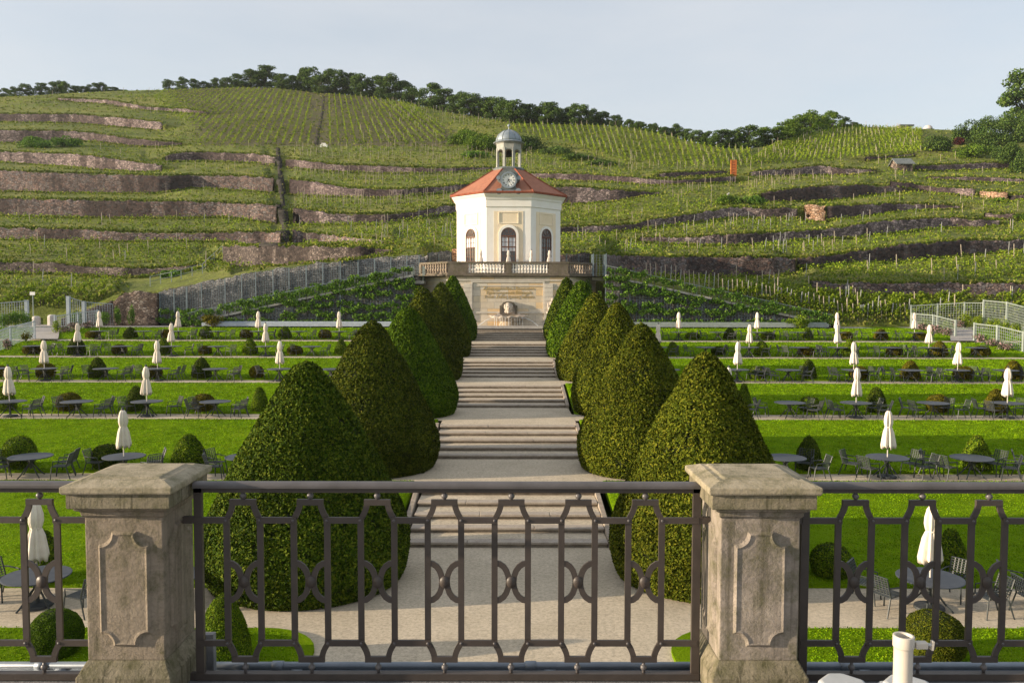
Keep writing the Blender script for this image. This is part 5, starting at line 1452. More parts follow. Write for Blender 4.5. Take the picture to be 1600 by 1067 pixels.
for s, (xa, xb, zr) in ((-1, RL), (1, RRt)):
    side = 'left' if s < 0 else 'right'; N_ = 12
    for q in range(N_):
        t = (q + .9) / (N_ + .4); x = xa + (xb - xa) * t
        h = max(1.0, zr(x) - ZK[6] + .75)
        espalier(x, FD - .36, ZK[6], h, 1.25, 500 + q + 40 * s, f'leafy espaliered vine on the {side} ramp wall, {NTH[N_ - 1 - q] + " from the pavilion" if N_ - 1 - q < 8 else ["eighth", "third", "second", "first"][3 - q] + " from the outer end"}', 'leaf_climb')
    # climbers along the handrail
for q in range(9):
    t = .22 + .075 * q; x = RL[0] + (RL[1] - RL[0]) * t
    espalier(x, 83.6, RL[2](x), 1.1, 1.3, 700 + q, f'dark low climber at the foot of the tall left trellis, {NTH[min(q, 7)] if q < 8 else "ninth"} from the left', 'leaf_climb', 'climbers along the foot of the tall left trellis', 2)
for q, (x, lab) in enumerate(((XA(262, 83.5), 'low dark climber at the far left end of the tall trellis'), (XA(290, 83.5), 'second low climber from the left end of the tall trellis'))):
    espalier(x, 83.55, ZK[6], 1.5, 1.1, 730 + q, lab, 'leaf_climb', 'climbers along the foot of the tall left trellis', 2)
def shrub(px, py, d, w, h, label, mat='leaf_climb', seed=0, dens=420, size=.07, cat='shrub', group=None, z=None, name='shrub'):
    g = random.Random(seed + int(px * 7)); zz = gz(d) if z is None else z; x = XA(px, d, py)
    pts = []
    for q in range(9):
        a = g.uniform(0, 6.28); u = g.uniform(0, .65)
        pts.append(((w * u * math.cos(a), w * .7 * u * math.sin(a), h * g.uniform(.3, .72)), (w * .45, w * .38, h * .33)))
    st = MB(); st.tube([(0, 0, 0), (0, 0, h * .5)], .04, 5)
    o = link(name, clump_mesh(name, pts, int(dens * w * h), size, M[mat], seed + int(px), st)); o.location = (x, d, zz)
    tag(o, label, cat, group); return o
shrub(331, 505, 78.6, 1.35, 1.25, 'rounded brownish shrub at the foot of the left ramp', 'leaf_brown', 3, 900)
shrub(1252, 505, 78.6, 1.4, 1.3, 'rounded green shrub at the foot of the right ramp', 'leaf_box', 4, 900)
shrub(918, 445, 81.0, .8, 2.6, 'dark climber hanging below the teal lattice cage', 'leaf_climb', 5, 500, .08, 'climber', None, ZK[6] + 2.2, 'climber')
shrub(936, 445, 80.2, .7, 2.8, 'leafy climber on the wall right of the balcony corner', 'leaf_climb', 6, 500, .08, 'climber', None, ZK[6] + 1.2, 'climber')
shrub(651, 447, 79.8, .8, 1.8, 'sunlit leafy climber on the left end of the balcony wall', 'leaf_vine', 7, 500, .08, 'climber', None, ZK[6] + 2.4, 'climber')
for i, (px, d, w, h, mt, lab) in enumerate((
    (8, 76.5, 1.0, 1.5, 'leaf_climb', 'vine on the tall screen at the left edge of the picture'), (24, 77, .9, 1.6, 'leaf_climb', 'vine in the middle of the tall left edge screen'), (38, 77.5, .9, 1.7, 'leaf_climb', 'vine beside the tall post of the left edge screen'),
    (12, 62.4, .6, .9, 'petal', 'small flowering plant behind the low left fence'), (40, 66, .6, .9, 'leaf_brown', 'reddish leaved plant on the low left fence near the path'),
    (87, 73.0, .5, 1.2, 'leaf_vine', 'yellow-green bush at the post right of the left path'), (100, 74, .9, .7, 'petal', 'white flowering shrub nearest the left path'), (118, 75.2, .9, .75, 'petal', 'white flowering shrub midway along the short left fence'), (136, 76.5, .9, .75, 'petal', 'white flowering shrub at the far end of the short left fence'),
    (120, 80.5, .9, 1.6, 'leaf_climb', 'climber on the grey screen behind the white flowers'), (160, 82, 1.0, 1.5, 'leaf_climb', 'green bush left of the brown garden wall'), (183, 82.4, .6, 2.2, 'leaf_climb', 'tall climber at the edge of the brown garden wall'), (207, 83, .5, 2.4, 'leaf_climb', 'hanging climber on the brown garden wall'),
    (1440, 76, 1.0, .8, 'petal', 'pink flowering shrub at the left end of the low right fence'), (1458, 74.6, 1.0, .8, 'petal', 'pink flowering shrub midway along the low right fence'), (1478, 73, 1.0, .75, 'petal', 'pink flowering shrub beside the right garden path'), (1447, 78.4, .8, 1.1, 'leaf_vine', 'vine on the low right fence, left half'), (1478, 75.2, .8, 1.1, 'leaf_vine', 'vine on the low right fence near its end post'),
    (1508, 79.8, .7, 1.7, 'leaf_vine', 'bright yellow-green young tree before the tall right screen'), (1498, 80, .8, 1.0, 'petal', 'pink flowers before the tall right screen'), (1530, 78.6, .8, 1.4, 'leaf_vine', 'vine where the two tall right screens meet'), (1548, 76.4, .8, 1.3, 'leaf_vine', 'second vine along the tall screen at the right edge'), (1566, 74.4, .8, 1.3, 'leaf_vine', 'third vine along the tall screen at the right edge'), (1586, 72.2, .8, 1.3, 'leaf_vine', 'fourth vine along the tall screen at the right edge'),
    (1532, 66.6, .8, .7, 'petal', 'flowering shrub at the left end of the right edge fence'), (1552, 64.8, .9, .7, 'petal', 'flowering shrub midway along the right edge fence'), (1575, 63.2, .9, .7, 'petal', 'flowering shrub at the right end of the right edge fence'), (1562, 66.2, .7, 1.1, 'leaf_vine', 'vine behind the low fence at the right edge'))):
    shrub(px, 520, d, w, h, lab, mt, 60 + i, 700, .06, 'vine' if 'vine' in lab else 'shrub')
# ------------------------------------------------------------ vines, stakes, grass tufts on the hill
vg = np.random.default_rng(21)
def blocked(px, py):
    if 425 < px < 456 and 228 < py < 390: return True
    if 486 < px < 512 and py < 230: return True
    if 25 < px < 128 and 205 < py < 234: return True       # shrub
    if 695 < px < 905 and 198 < py < 250 and py < np.interp(px, [695, 760, 905], [246, 226, 248]) : return px < 790 or abs(py - np.interp(px, [700, 790, 960, 1020], [205, 215, 246, 262])) < 9
    if px > 1440 and py < np.interp(px, [1440, 1500, 1580], [235, 245, 262]): return True
    if 1392 < px < 1432 and 240 < py < 270: return True
    if 1112 < px < 1200 and 296 < py < 318: return True
    if 480 < py and px < 190: return True
    if py > 425 and 200 < px < 940: return True
    if 665 < px < 925 and py > 392: return True
    return False
VP = []      # px, py, strip id, stake density, vine density
for px in np.arange(-40, 1641, 4.2):
    ys, ds, ivs = column(px)
    for n, (y0, y1, _) in enumerate(ivs):
        a = max(y1, ip(RIDGE, px) + 1.5)
        sp = 7.5 if px < 700 else 6.0
        yy = a + ((3.2 if px < 700 else 6.0) if n < len(ivs) - 1 else 1.5)
        while yy < y0 - (4.5 if y0 - a > 9 else 2.0):
            if not (zone_up(px, yy) or blocked(px, yy)):
                p = HP(px, yy); step = abs(XA(px + 4.2, p.y) - XA(px, p.y))
                if vg.random() < min(1, step / (.55 if px < 440 else .42)) * (.92 if vnoise(np.array([p.x, p.y, 0.]), .25, 3) > -.62 else .25):
                    VP.append((px + vg.uniform(-2, 2), yy + vg.uniform(-.4, .4), n))
            yy += sp * vg.uniform(.93, 1.07)
UP = []
def uprow(xb, yb, xt, yt, n):
    for t in np.linspace(0, 1, int(n * 2.2)): UP.append((xb + (xt - xb) * t, yb + (yt - yb) * t))
for k in range(-30, 18):
    if k in (0,): continue
    xb = 503 + k * 13.2 - (9 if k < 0 else 0); xt = 506 + k * 8.2 - (2 if k < 0 else 0)
    yb = 226 - (0 if k < 0 else k * .1); yt = ip(RIDGE, xt) + 2
    if k < -14:                              # rows left of the block end on the curved terrace edge
        u = (k + 14) / -16.0; t = .22 + .62 * u
        xb, yb = xb + (xt - xb) * t + 8 * u, yb + (yt - yb) * t
    uprow(xb, yb, xt, yt, int(44 * max(.2, (yb - yt) / 88)))
for k in range(4): uprow(600 + 15 * k + 40, 190 + k * 9, 585 + 20 * k, ip(RIDGE, 585 + 20 * k) + 2, 20)
for xb in np.arange(806, 1180, 9.5):
    yb = float(np.interp(xb, [800, 880, 960, 1040, 1180], [206, 222, 246, 261, 262])); xt = xb - (yb - ip(RIDGE, xb)) * .32
    if yb - ip(RIDGE, xt) > 4: uprow(xb, yb, xt, ip(RIDGE, xt) + 2, int((yb - ip(RIDGE, xt)) / 1.5))
for k in range(44):
    xb = 1165 + k * 7.6; yb = float(np.interp(xb, [1180, 1300, 1440], [257, 250, 238])); xt = 1215 + k * 5.3; yt = max(ip(RIDGE, xt) + 1.5, 0)
    if yb > yt: uprow(xb, yb, xt, yt, int((yb - yt) / 1.5) + 3)
UP = [u for u in UP if not blocked(*u) and u[1] > ip(RIDGE, u[0]) + 1]
def side_of(px): return 'left' if px < 440 else ('middle' if px < 900 else 'right')
allv = []
for px, py, n in VP:
    p = HP(px, py); allv.append((p.y, px, py, p, n))
allv.sort(key=lambda q: q[0])
vis = [v for v in allv if 0 < v[1] < 1600]
NEARV = vis[:300]; ids = set(id(v) for v in NEARV); FARV = [v for v in allv if id(v) not in ids]
def vine_mesh(seed, nl, size):
    g = random.Random(seed); st = MB(); st.tube([(0, 0, -.1), (g.uniform(-.05, .05), 0, .35), (g.uniform(-.06, .06), 0, .6)], [.035, .03, .025], 5)
    pts = []
    for q in range(7): pts.append(((g.uniform(-.42, .42), g.uniform(-.12, .12), g.uniform(.4, .95)), (.17, .12, .2)))
    pts.append(((0, 0, .62), (.4, .15, .18)))
    return clump_mesh('grapevine', pts, nl, size, M['leaf_vine'], seed, st)
VM = [vine_mesh(800 + q, 90, .085) for q in range(4)]
COLW = {'left': 'left hillside', 'middle': 'slope behind the trellis', 'right': 'right hillside'}
for d, px, py, p, n in NEARV:
    o = link('grapevine', VM[int(vg.integers(4))]); o.location = p - Vector((0, 0, .05)); s = vg.uniform(.8, 1.25); o.scale = (s * 1.1, s, s * vg.uniform(.85, 1.15)); o.rotation_euler.z = vg.uniform(-.4, .4)
    band = int((470 - py) // 22)
    bw = ['lowest row at the hill foot', 'row just above the hill foot', 'second terrace up', 'third terrace up', 'fourth terrace up', 'fifth terrace up'][min(5, max(0, band + 1))]
    tag(o, f'young leafy grapevine on the {COLW[side_of(px)]}, {bw}, column {"" if 0 else ""}'.replace(', column ', ''), 'grapevine', f'grapevines on the {COLW[side_of(px)]}, {bw}')
# all other vines: one mass
Vs = []; Fs = []; off = 0
P = []; 
for d, px, py, p, n in FARV:
    m = 13 if d < 150 else 9
    q = vg.normal(size=(m, 3)) * np.array((.22, .12, .22)) + np.array((p.x, p.y, p.z + .55)); P.append(np.column_stack([q, np.full(m, .085 + d * .00022)]))
for px, py in UP:
    p = HP(px, py); d = p.y; m = 9
    q = vg.normal(size=(m, 3)) * np.array((.09, .4, .20)) + np.array((p.x, p.y, p.z + .6)); P.append(np.column_stack([q, np.full(m, .09 + d * .00024)]))
P = np.concatenate(P)
V, F = leaf_cards(P[:, :3], P[:, 3], None, 1, .75, vg)
o = link('vineyard_foliage', arr_mesh('vineyard_foliage', V, F, M['leaf_vine'])); tag(o, 'rows of small grapevines covering the terraced hillside', 'vines', None, 'stuff')

# stakes
SK = []
def stake_p(px, py):
    if 440 < px < 830 and py < 325: return .6
    if 800 <= px < 1300 and 262 < py < 300: return .45
    if 950 < px < 1330 and 340 < py < 400: return .2
    if px >= 830: return .075
    if px < 440: return .06
    return .2
for d, px, py, p, n in allv:
    if vg.random() < stake_p(px, py): SK.append((d, px, py, p))
for i, (px, py) in enumerate(UP):
    if px > 560 and vg.random() < (.10 if px < 1000 else .05): p = HP(px, py); SK.append((p.y, px, py, p))
for px in np.arange(1010, 1420, 7.5):                    # row of stakes along the right ramp path
    py = float(np.interp(px, [1010, 1100, 1200, 1290, 1330, 1420], [437, 453, 473, 492, 499, 497])); p = HP(px, py); SK.append((p.y, px, py, p))
SK.sort(key=lambda q: q[0])
vis = [s for s in SK if 0 < s[1] < 1600]; near = vis[:300]; ids = set(id(s) for s in near)
def stake_mb(mb, p, h, lean, w=.06):
    q = p + Vector((lean[0], lean[1], h)); mb.bar(p - Vector((0, 0, .1)), q, w, w); return mb
SMs = []
for q in range(3):
    o = stake_mb(MB(), Vector((0, 0, 0)), 1.85, (vg.uniform(-.12, .12), 0), .065).build('vineyard_stake', M['hill_stake'] if q else M['hill_stake_grey']); SMs.append(o.data); bpy.data.objects.remove(o)
for d, px, py, p in near:
    o = link('vineyard_stake', SMs[int(vg.integers(3))]); o.location = p; o.scale = (1, 1, vg.uniform(.8, 1.12)); o.rotation_euler = (vg.uniform(-.05, .05), vg.uniform(-.06, .06), 0)
    band = int((470 - py) // 22); bw = ['lowest row at the hill foot', 'row just above the hill foot', 'second terrace up', 'third terrace up', 'fourth terrace up', 'fifth terrace up'][min(5, max(0, band + 1))]
    tag(o, f'thin pale wooden vine stake on the {COLW[side_of(px)]}, {bw}', 'stake', f'vine stakes on the {COLW[side_of(px)]}, {bw}')
mb = MB()
for s in SK:
    if id(s) in ids: continue
    stake_mb(mb, s[3], vg.uniform(1.5, 2.1), (vg.uniform(-.08, .08), 0), .035 + s[0] * .00015)
o = mb.build('vineyard_stakes', M['hill_stake']); tag(o, 'thin pale vine stakes scattered over the far terraces', 'stakes', None, 'stuff')

# grass tufts on the strips and along the wall tops
P = []
for i in range(30000):
    px = vg.uniform(-40, 1640); yr, yf = ip(RIDGE, px), ip(FOOT, px)
    py = yr + (yf - yr) * vg.uniform(0, 1) ** 1.0
    P.append((px, py))
pts = []
for px, py in P:
    inw = False
    for b, t, i in walls_at(px):
        if i >= 0 and t - .3 < py < b: inw = True; break
    if inw or blocked(px, py) and py > 420: continue
    p = HP(px, py); pts.append((p.x, p.y - .05, p.z + .1, .10 + p.y * .0006))
for w, (lab, mt, pl) in enumerate(WALLS):
    for px in np.arange(max(-40, pl[0][0]), min(1640, pl[-1][0]), 1.6):
        t = float(np.interp(px, [p[0] for p in pl], [p[1] for p in pl])); b = float(np.interp(px, [p[0] for p in pl], [p[2] for p in pl]))
        p = HP(px, t - .6); q = HP(px, b + .8)
        for _ in range(2):
            if vg.random() < .7: pts.append((p.x + vg.normal() * .3, p.y - .1, p.z + .12 + abs(vg.normal()) * .12, .12 + p.y * .0006))
        if vg.random() < .8: pts.append((q.x, q.y - .45, q.z + .1, .13 + q.y * .0006))
pts = np.array(pts)
n = len(pts); rep = 4
Q = np.repeat(pts, rep, 0); Q[:, :3] += vg.normal(size=(len(Q), 3)) * np.array((.22, .15, .10))
N = vg.normal(size=(len(Q), 3)) * np.array((.6, .6, .15)) + np.array((0, -.7, 0))
V, F = leaf_cards(Q[:, :3], Q[:, 3], N, .25, .6, vg)
o = link('hillside_tufts', arr_mesh('hillside_tufts', V, F, M['leaf_grass'])); tag(o, 'rough grass tufts covering the terraced hillside', 'grass', None, 'stuff')

# ------------------------------------------------------------ bushes and trees
def bush_at(px, py, w_px, h_px, label, mat, dens=1.0, seed=0, name='bush', cat='bush', back=0):
    p = HP(px, py, back); s = p.y / FPX; w = w_px * s; h = h_px * s
    g = random.Random(seed + int(px)); pts = []
    for q in range(14):
        a = g.uniform(0, 6.28); u = math.sqrt(g.random()) * .8
        pts.append(((w * .5 * u * math.cos(a), w * .3 * u * math.sin(a), h * g.uniform(.2, .75) * (1.05 - .45 * u)), (w * .22, w * .18, h * .26)))
    st = MB(); st.tube([(0, 0, -.3), (0, 0, h * .5)], .1, 5)
    n = int(np.clip(w_px * h_px * 3.0 * dens, 300, 5000))
    o = link(name, clump_mesh(name, pts, n, max(.13, s * 1.15), M[mat], seed + int(px), st)); o.location = p - Vector((0, 0, .25)); tag(o, label, cat); return o
for i, a in enumerate((
    (60, 231, 60, 22, 'low spreading green shrub before a dark wall on the left hillside', 'leaf_climb'), (105, 229, 44, 20, 'right end of the low spreading shrub on the left hillside', 'leaf_climb'),
    (722, 226, 56, 28, 'light green bush left of the pavilion dome', 'leaf_tree_light'), (750, 236, 60, 36, 'bright green bush close left of the lantern', 'leaf_tree_light'), (742, 246, 40, 16, 'dark green bush low beside the lantern on the left', 'leaf_climb'),
    (826, 234, 56, 26, 'dark bush close right of the pavilion dome', 'leaf_tree'), (866, 242, 56, 17, 'dark hedge stretch right of the dome, upper part', 'leaf_tree'), (905, 250, 56, 14, 'dark hedge stretch running down right of the dome, middle part', 'leaf_tree'), (945, 258, 52, 11, 'dark hedge stretch right of the dome, lowest part', 'leaf_tree'),
    (1140, 319, 44, 22, 'bright green bush beside the white marker on the right hillside', 'leaf_tree_light'), (1175, 319, 44, 18, 'dark green bush right of the white marker', 'leaf_climb'),
    (1465, 236, 46, 30, 'round dark green bush on the right shoulder of the hill', 'leaf_tree'), (1497, 226, 20, 16, 'small purple leaved bush between green bushes', 'leaf_red'),
    (1515, 222, 50, 36, 'green bush right of the purple bush', 'leaf_tree'), (1545, 236, 60, 40, 'large loose green bush below the tall right tree', 'leaf_tree'), (1582, 222, 56, 48, 'dark tall bush below the tree at the right edge', 'leaf_tree'),
    (1520, 246, 56, 26, 'spreading light green bush above a thin grey wall', 'leaf_tree_light'), (1575, 256, 50, 42, 'bush at the right edge above the thin wall', 'leaf_tree'), (1597, 270, 34, 40, 'lowest dark bush at the right edge of the hillside', 'leaf_tree'), (1555, 205, 60, 34, 'bush on the skyline below the tall right tree', 'leaf_tree'), (1625, 215, 60, 60, 'big dark bush cut by the right edge', 'leaf_tree'),
    (1600, 345, 40, 20, 'small bright bush at the right edge, lower hillside', 'leaf_tree_light'), (1560, 315, 18, 12, 'small round green bush by the orange stones', 'leaf_climb'), (270, 432, 40, 16, 'small leafy shrub beside the handrail', 'leaf_climb'),
    )): bush_at(*a, seed=900 + i)

def tree_mesh(seed, h, w, n, size, mat):
    g = random.Random(seed); st = MB()
    st.tube([(0, 0, -1.2), (.05 * h * g.uniform(-1, 1), 0, h * .3), (.06 * h * g.uniform(-1, 1), 0, h * .62)], [h * .028, h * .02, h * .008], 6)
    pts = []
    for q in range(24):
        u = (q + g.random()) / 24; zz = h * (.10 + .82 * u); rw = w * .5 * math.sin(math.pi * (.30 + .62 * u)) ** .7
        a = g.uniform(0, 6.28); rr_ = rw * math.sqrt(g.random()) * .85
        c = (rr_ * math.cos(a), rr_ * math.sin(a), zz); pts.append((c, (w * g.uniform(.15, .24), w * .18, h * g.uniform(.08, .13))))
        if q % 2 == 0: st.tube([(0, 0, h * .25), (c[0] * .5, c[1] * .5, (zz + h * .3) / 2), c], [h * .012, h * .008, h * .003], 4)
    mes = clump_mesh('crown', pts, n, size, M[mat], seed)
    return mes, st
TREES = [(5, 138), (22, 137), (41, 132), (65, 130), (88, 127), (104, 129), (118, 134), (132, 136), (146, 130), (161, 130), (176, 136), (193, 141), (265, 125), (285, 122), (304, 124), (322, 128), (340, 123), (354, 121), (372, 116), (392, 110), (415, 103), (440, 115), (456, 119), (471, 114), (486, 107), (502, 117), (522, 110), (545, 115), (566, 118), (586, 119), (607, 118), (628, 128), (645, 137), (672, 131), (694, 140), (716, 146), (736, 147), (756, 152), (776, 153), (792, 158), (806, 158), (822, 162), (838, 168), (855, 159), (871, 167), (887, 170), (905, 164), (922, 171), (941, 174), (963, 180), (985, 187), (1001, 190), (1020, 193), (1037, 199), (1055, 195), (1072, 201), (1090, 204), (1109, 206), (1126, 203), (1146, 203), (1169, 197), (1190, 199), (1212, 199), (1231, 189), (1249, 182), (1266, 176), (1285, 180), (1302, 174), (1321, 184), (1336, 191)]
protos = {}
for mt in ('leaf_tree', 'leaf_tree_light'):
    for q in range(3):
        cm, st = tree_mesh(1000 + q + (10 if 'light' in mt else 0), 10, 9, 4600, .25, mt)
        me2 = bpy.data.meshes.new('trunk'); me2.from_pydata(st.v, [], st.f); me2.materials.append(M['bark'])
        protos[mt, q] = (cm, me2)
def tree(px, base, top, wpx, mt, label, group, back=8, D=None):
    d = (hd(px, base) + back) if D is None else D
    p = W(px, base, d); h = ZA(top, d, px) - p.z; w = wpx / FPX * d
    r = empty('broadleaf_tree', p, vg.uniform(0, 6.28))
    cm, tm = protos[mt, int(vg.integers(3))]
    for nm, me in (('crown', cm), ('trunk', tm)):
        o = link(nm, me, r); o.scale = (w / 8.2, w / 8.2, h / 9.6)
    tag(r, label, 'tree', group); return r
pos = ['far left', 'left', 'left of centre', 'above the steep vine rows', 'right of the steep rows', 'behind the pavilion dome', 'right of the dome', 'right of centre', 'in the saddle', 'on the right knoll']
cnt = {}
for i, (px, pt) in enumerate(TREES):
    b = ip(RIDGE, px); light = 1200 < px < 1340 or px in (104, 193, 1190)
    hpx = b - pt
    w = max(20, min(42, hpx * 1.2)); seg = min(9, int(px / 150)); cnt[seg] = cnt.get(seg, 0) + 1
    place_w = ['at the far left end of the ridge', 'between the far left and the steep vine rows', 'left above the steep vine rows', 'right above the steep vine rows', 'down the ridge left of the dome', 'on the ridge right behind the dome', 'on the ridge well right of the dome', 'low in the saddle of the ridge', 'on the knoll right of the saddle', 'on the right end of the ridge'][seg]
    tree(px, b + 3, pt, w, 'leaf_tree_light' if light else 'leaf_tree', f'{"light" if light else "dark"} green tree {place_w}, {["first", "second", "third", "fourth", "fifth", "sixth", "seventh", "eighth", "ninth", "tenth"][min(9, cnt[seg] - 1)]} from its left', 'trees along the ridge', 6 + vg.uniform(0, 8))
tree(1602, 205, 112, 74, 'leaf_tree', 'tall spreading dark tree at the right edge of the picture', None, 0, 235)
# undergrowth closing the foot of the ridge trees
P = []
for px in np.arange(330, 1345, 1.6):
    b = ip(RIDGE, px); hh = float(np.interp(px, [330, 420, 640, 1000, 1190, 1345], [6, 14, 14, 12, 16, 6]))
    d = hd(px, b) + 12
    for _ in range(5):
        y = b + 3 - vg.uniform(0, 1) ** .8 * hh; p = W(px + vg.uniform(-1, 1), y, d + vg.uniform(-3, 6)); P.append(tuple(p))
V, F = leaf_cards(np.array(P), .55, None, 1, .75, vg)
o = link('ridge_undergrowth', arr_mesh('ridge_undergrowth', V, F, M['leaf_tree'])); tag(o, 'dark undergrowth below the trees along the ridge', 'undergrowth', None, 'stuff')

# small built things on the hill
p = HP(1413, 267); r = empty('stone_hut', p); s = p.y / FPX
tag(r, 'small stone hut with a pitched slab roof on the right hillside', 'hut')
w, h = 24 * s, 11 * s; dp = 3.0
MB().bx(-w / 2, w / 2, -.2, dp, -.8, h).add([(-w / 2, -.2, h), (-w / 2, dp, h), (-w / 2, dp / 2, h + 1.1)], [(0, 1, 2)]).add([(w / 2, -.2, h), (w / 2, dp, h), (w / 2, dp / 2, h + 1.1)], [(0, 2, 1)]).build('wall', M['rubble_brick'], r)
for yy, sg in ((-.6, 1), (dp + .4, -1)):
    MB().bar((-w / 2 - .3, yy, h - .2), (-w / 2 - .3, dp / 2, h + 1.25), .01, .16)
rf = MB()
rf.add([(-w / 2 - .4, -.7, h - .25), (w / 2 + .4, -.7, h - .25), (w / 2 + .4, dp / 2, h + 1.2), (-w / 2 - .4, dp / 2, h + 1.2), (-w / 2 - .4, -.7, h - .05), (w / 2 + .4, -.7, h - .05), (w / 2 + .4, dp / 2, h + 1.4), (-w / 2 - .4, dp / 2, h + 1.4), (w / 2 + .4, dp + .5, h - .25), (-w / 2 - .4, dp + .5, h - .25), (w / 2 + .4, dp + .5, h - .05), (-w / 2 - .4, dp + .5, h - .05)],
       [(0, 1, 5, 4), (4, 5, 6, 7), (0, 3, 2, 1), (7, 6, 10, 11), (3, 9, 8, 2), (8, 9, 11, 10), (0, 4, 7, 3), (1, 2, 6, 5), (3, 7, 11, 9), (2, 8, 10, 6)])
rf.build('roof', M['lead_dark'], r)
MB().bx(w * .12, w * .3, -.26, -.19, -.6, h * .75).build('door', M['stair_dark'], r)
p = HP(1146, 276); r = empty('information_panel', p); s = p.y / FPX
tag(r, 'tall rust orange panel standing upright on the right hillside', 'panel')
pw = MB().bx(-3.6 * s, 3.2 * s, -.12, .12, 0, 25 * s); bevel(pw.build('board', M['orange'], r), .03)
for x in (-3.9, 3.9): MB().bx(x * s - .09, x * s + .09, -.15, .15, -.5, 25.4 * s).build('post', M['orange'], r)
for q in range(5): MB().bx(-2.4 * s, 2.2 * s, -.135, -.122, (5 + 4 * q) * s, (6.4 + 4 * q) * s).build('cut_band', M['tile_dark'], r)
p = HP(1137, 319); r = empty('trail_marker', p); s = p.y / FPX; tag(r, 'thin white marker post with a small arrow board on the right hillside', 'marker')
MB().bx(-.12, .12, -.1, .1, -.3, 16 * s).build('post', M['dial'], r); MB().prism([(-.2, 13 * s), (1.6 * s, 15 * s), (2.6 * s, 17.5 * s), (.4 * s, 17 * s)], .1, FM).build('arrow_board', M['dial'], r)
p = HP(1338, 463) if False else HP(1347, 496); r = empty('sign', p); tag(r, 'small grey information board on a post beside the right ramp path', 'sign', None, 'thing')
MB().bx(-.04, .04, -.04, .04, 0, 1.0).build('post', M['hill_stake_grey'], r); MB().bx(-.25, .25, -.1, -.05, .95, 1.3).build('sign_board', M['hill_stake_grey'], r)
# buildings just showing over the right crest
p = W(1415, 203, 262); s = 262 / FPX; r = empty('hilltop_house', p); tag(r, 'flat grey roof of a house just showing over the right crest', 'house')
MB().bx(-10 * s, 8 * s, 0, 8, -3, 5 * s).build('wall', M['plaster'], r); MB().bx(-12 * s, 11 * s, -1, 9, 5 * s, 7.2 * s).build('roof', M['lead_dark'], r)
p = W(1450, 204, 264); r = empty('domed_hut', p); tag(r, 'small pale dome just showing over the right crest', 'hut')
MB().lathe([(7 * s, -3), (7 * s, 2 * s), (6 * s, 5 * s), (4 * s, 7 * s), (.3, 8 * s)], 16).build('dome', M['coping'], r, True); MB().lathe([(7.4 * s, 1.2 * s), (7.4 * s, 1.9 * s)], 16).build('rim', M['lead'], r)
p = HP(506, 230); o = MB().bx(-.9, .9, -.4, .4, -.3, .55).bx(-.5, .5, -.3, .3, .55, .95).build('marker_stone', M['dial']); o.location = p; tag(o, 'small white stone at the foot of the gully in the vineyard', 'stone')
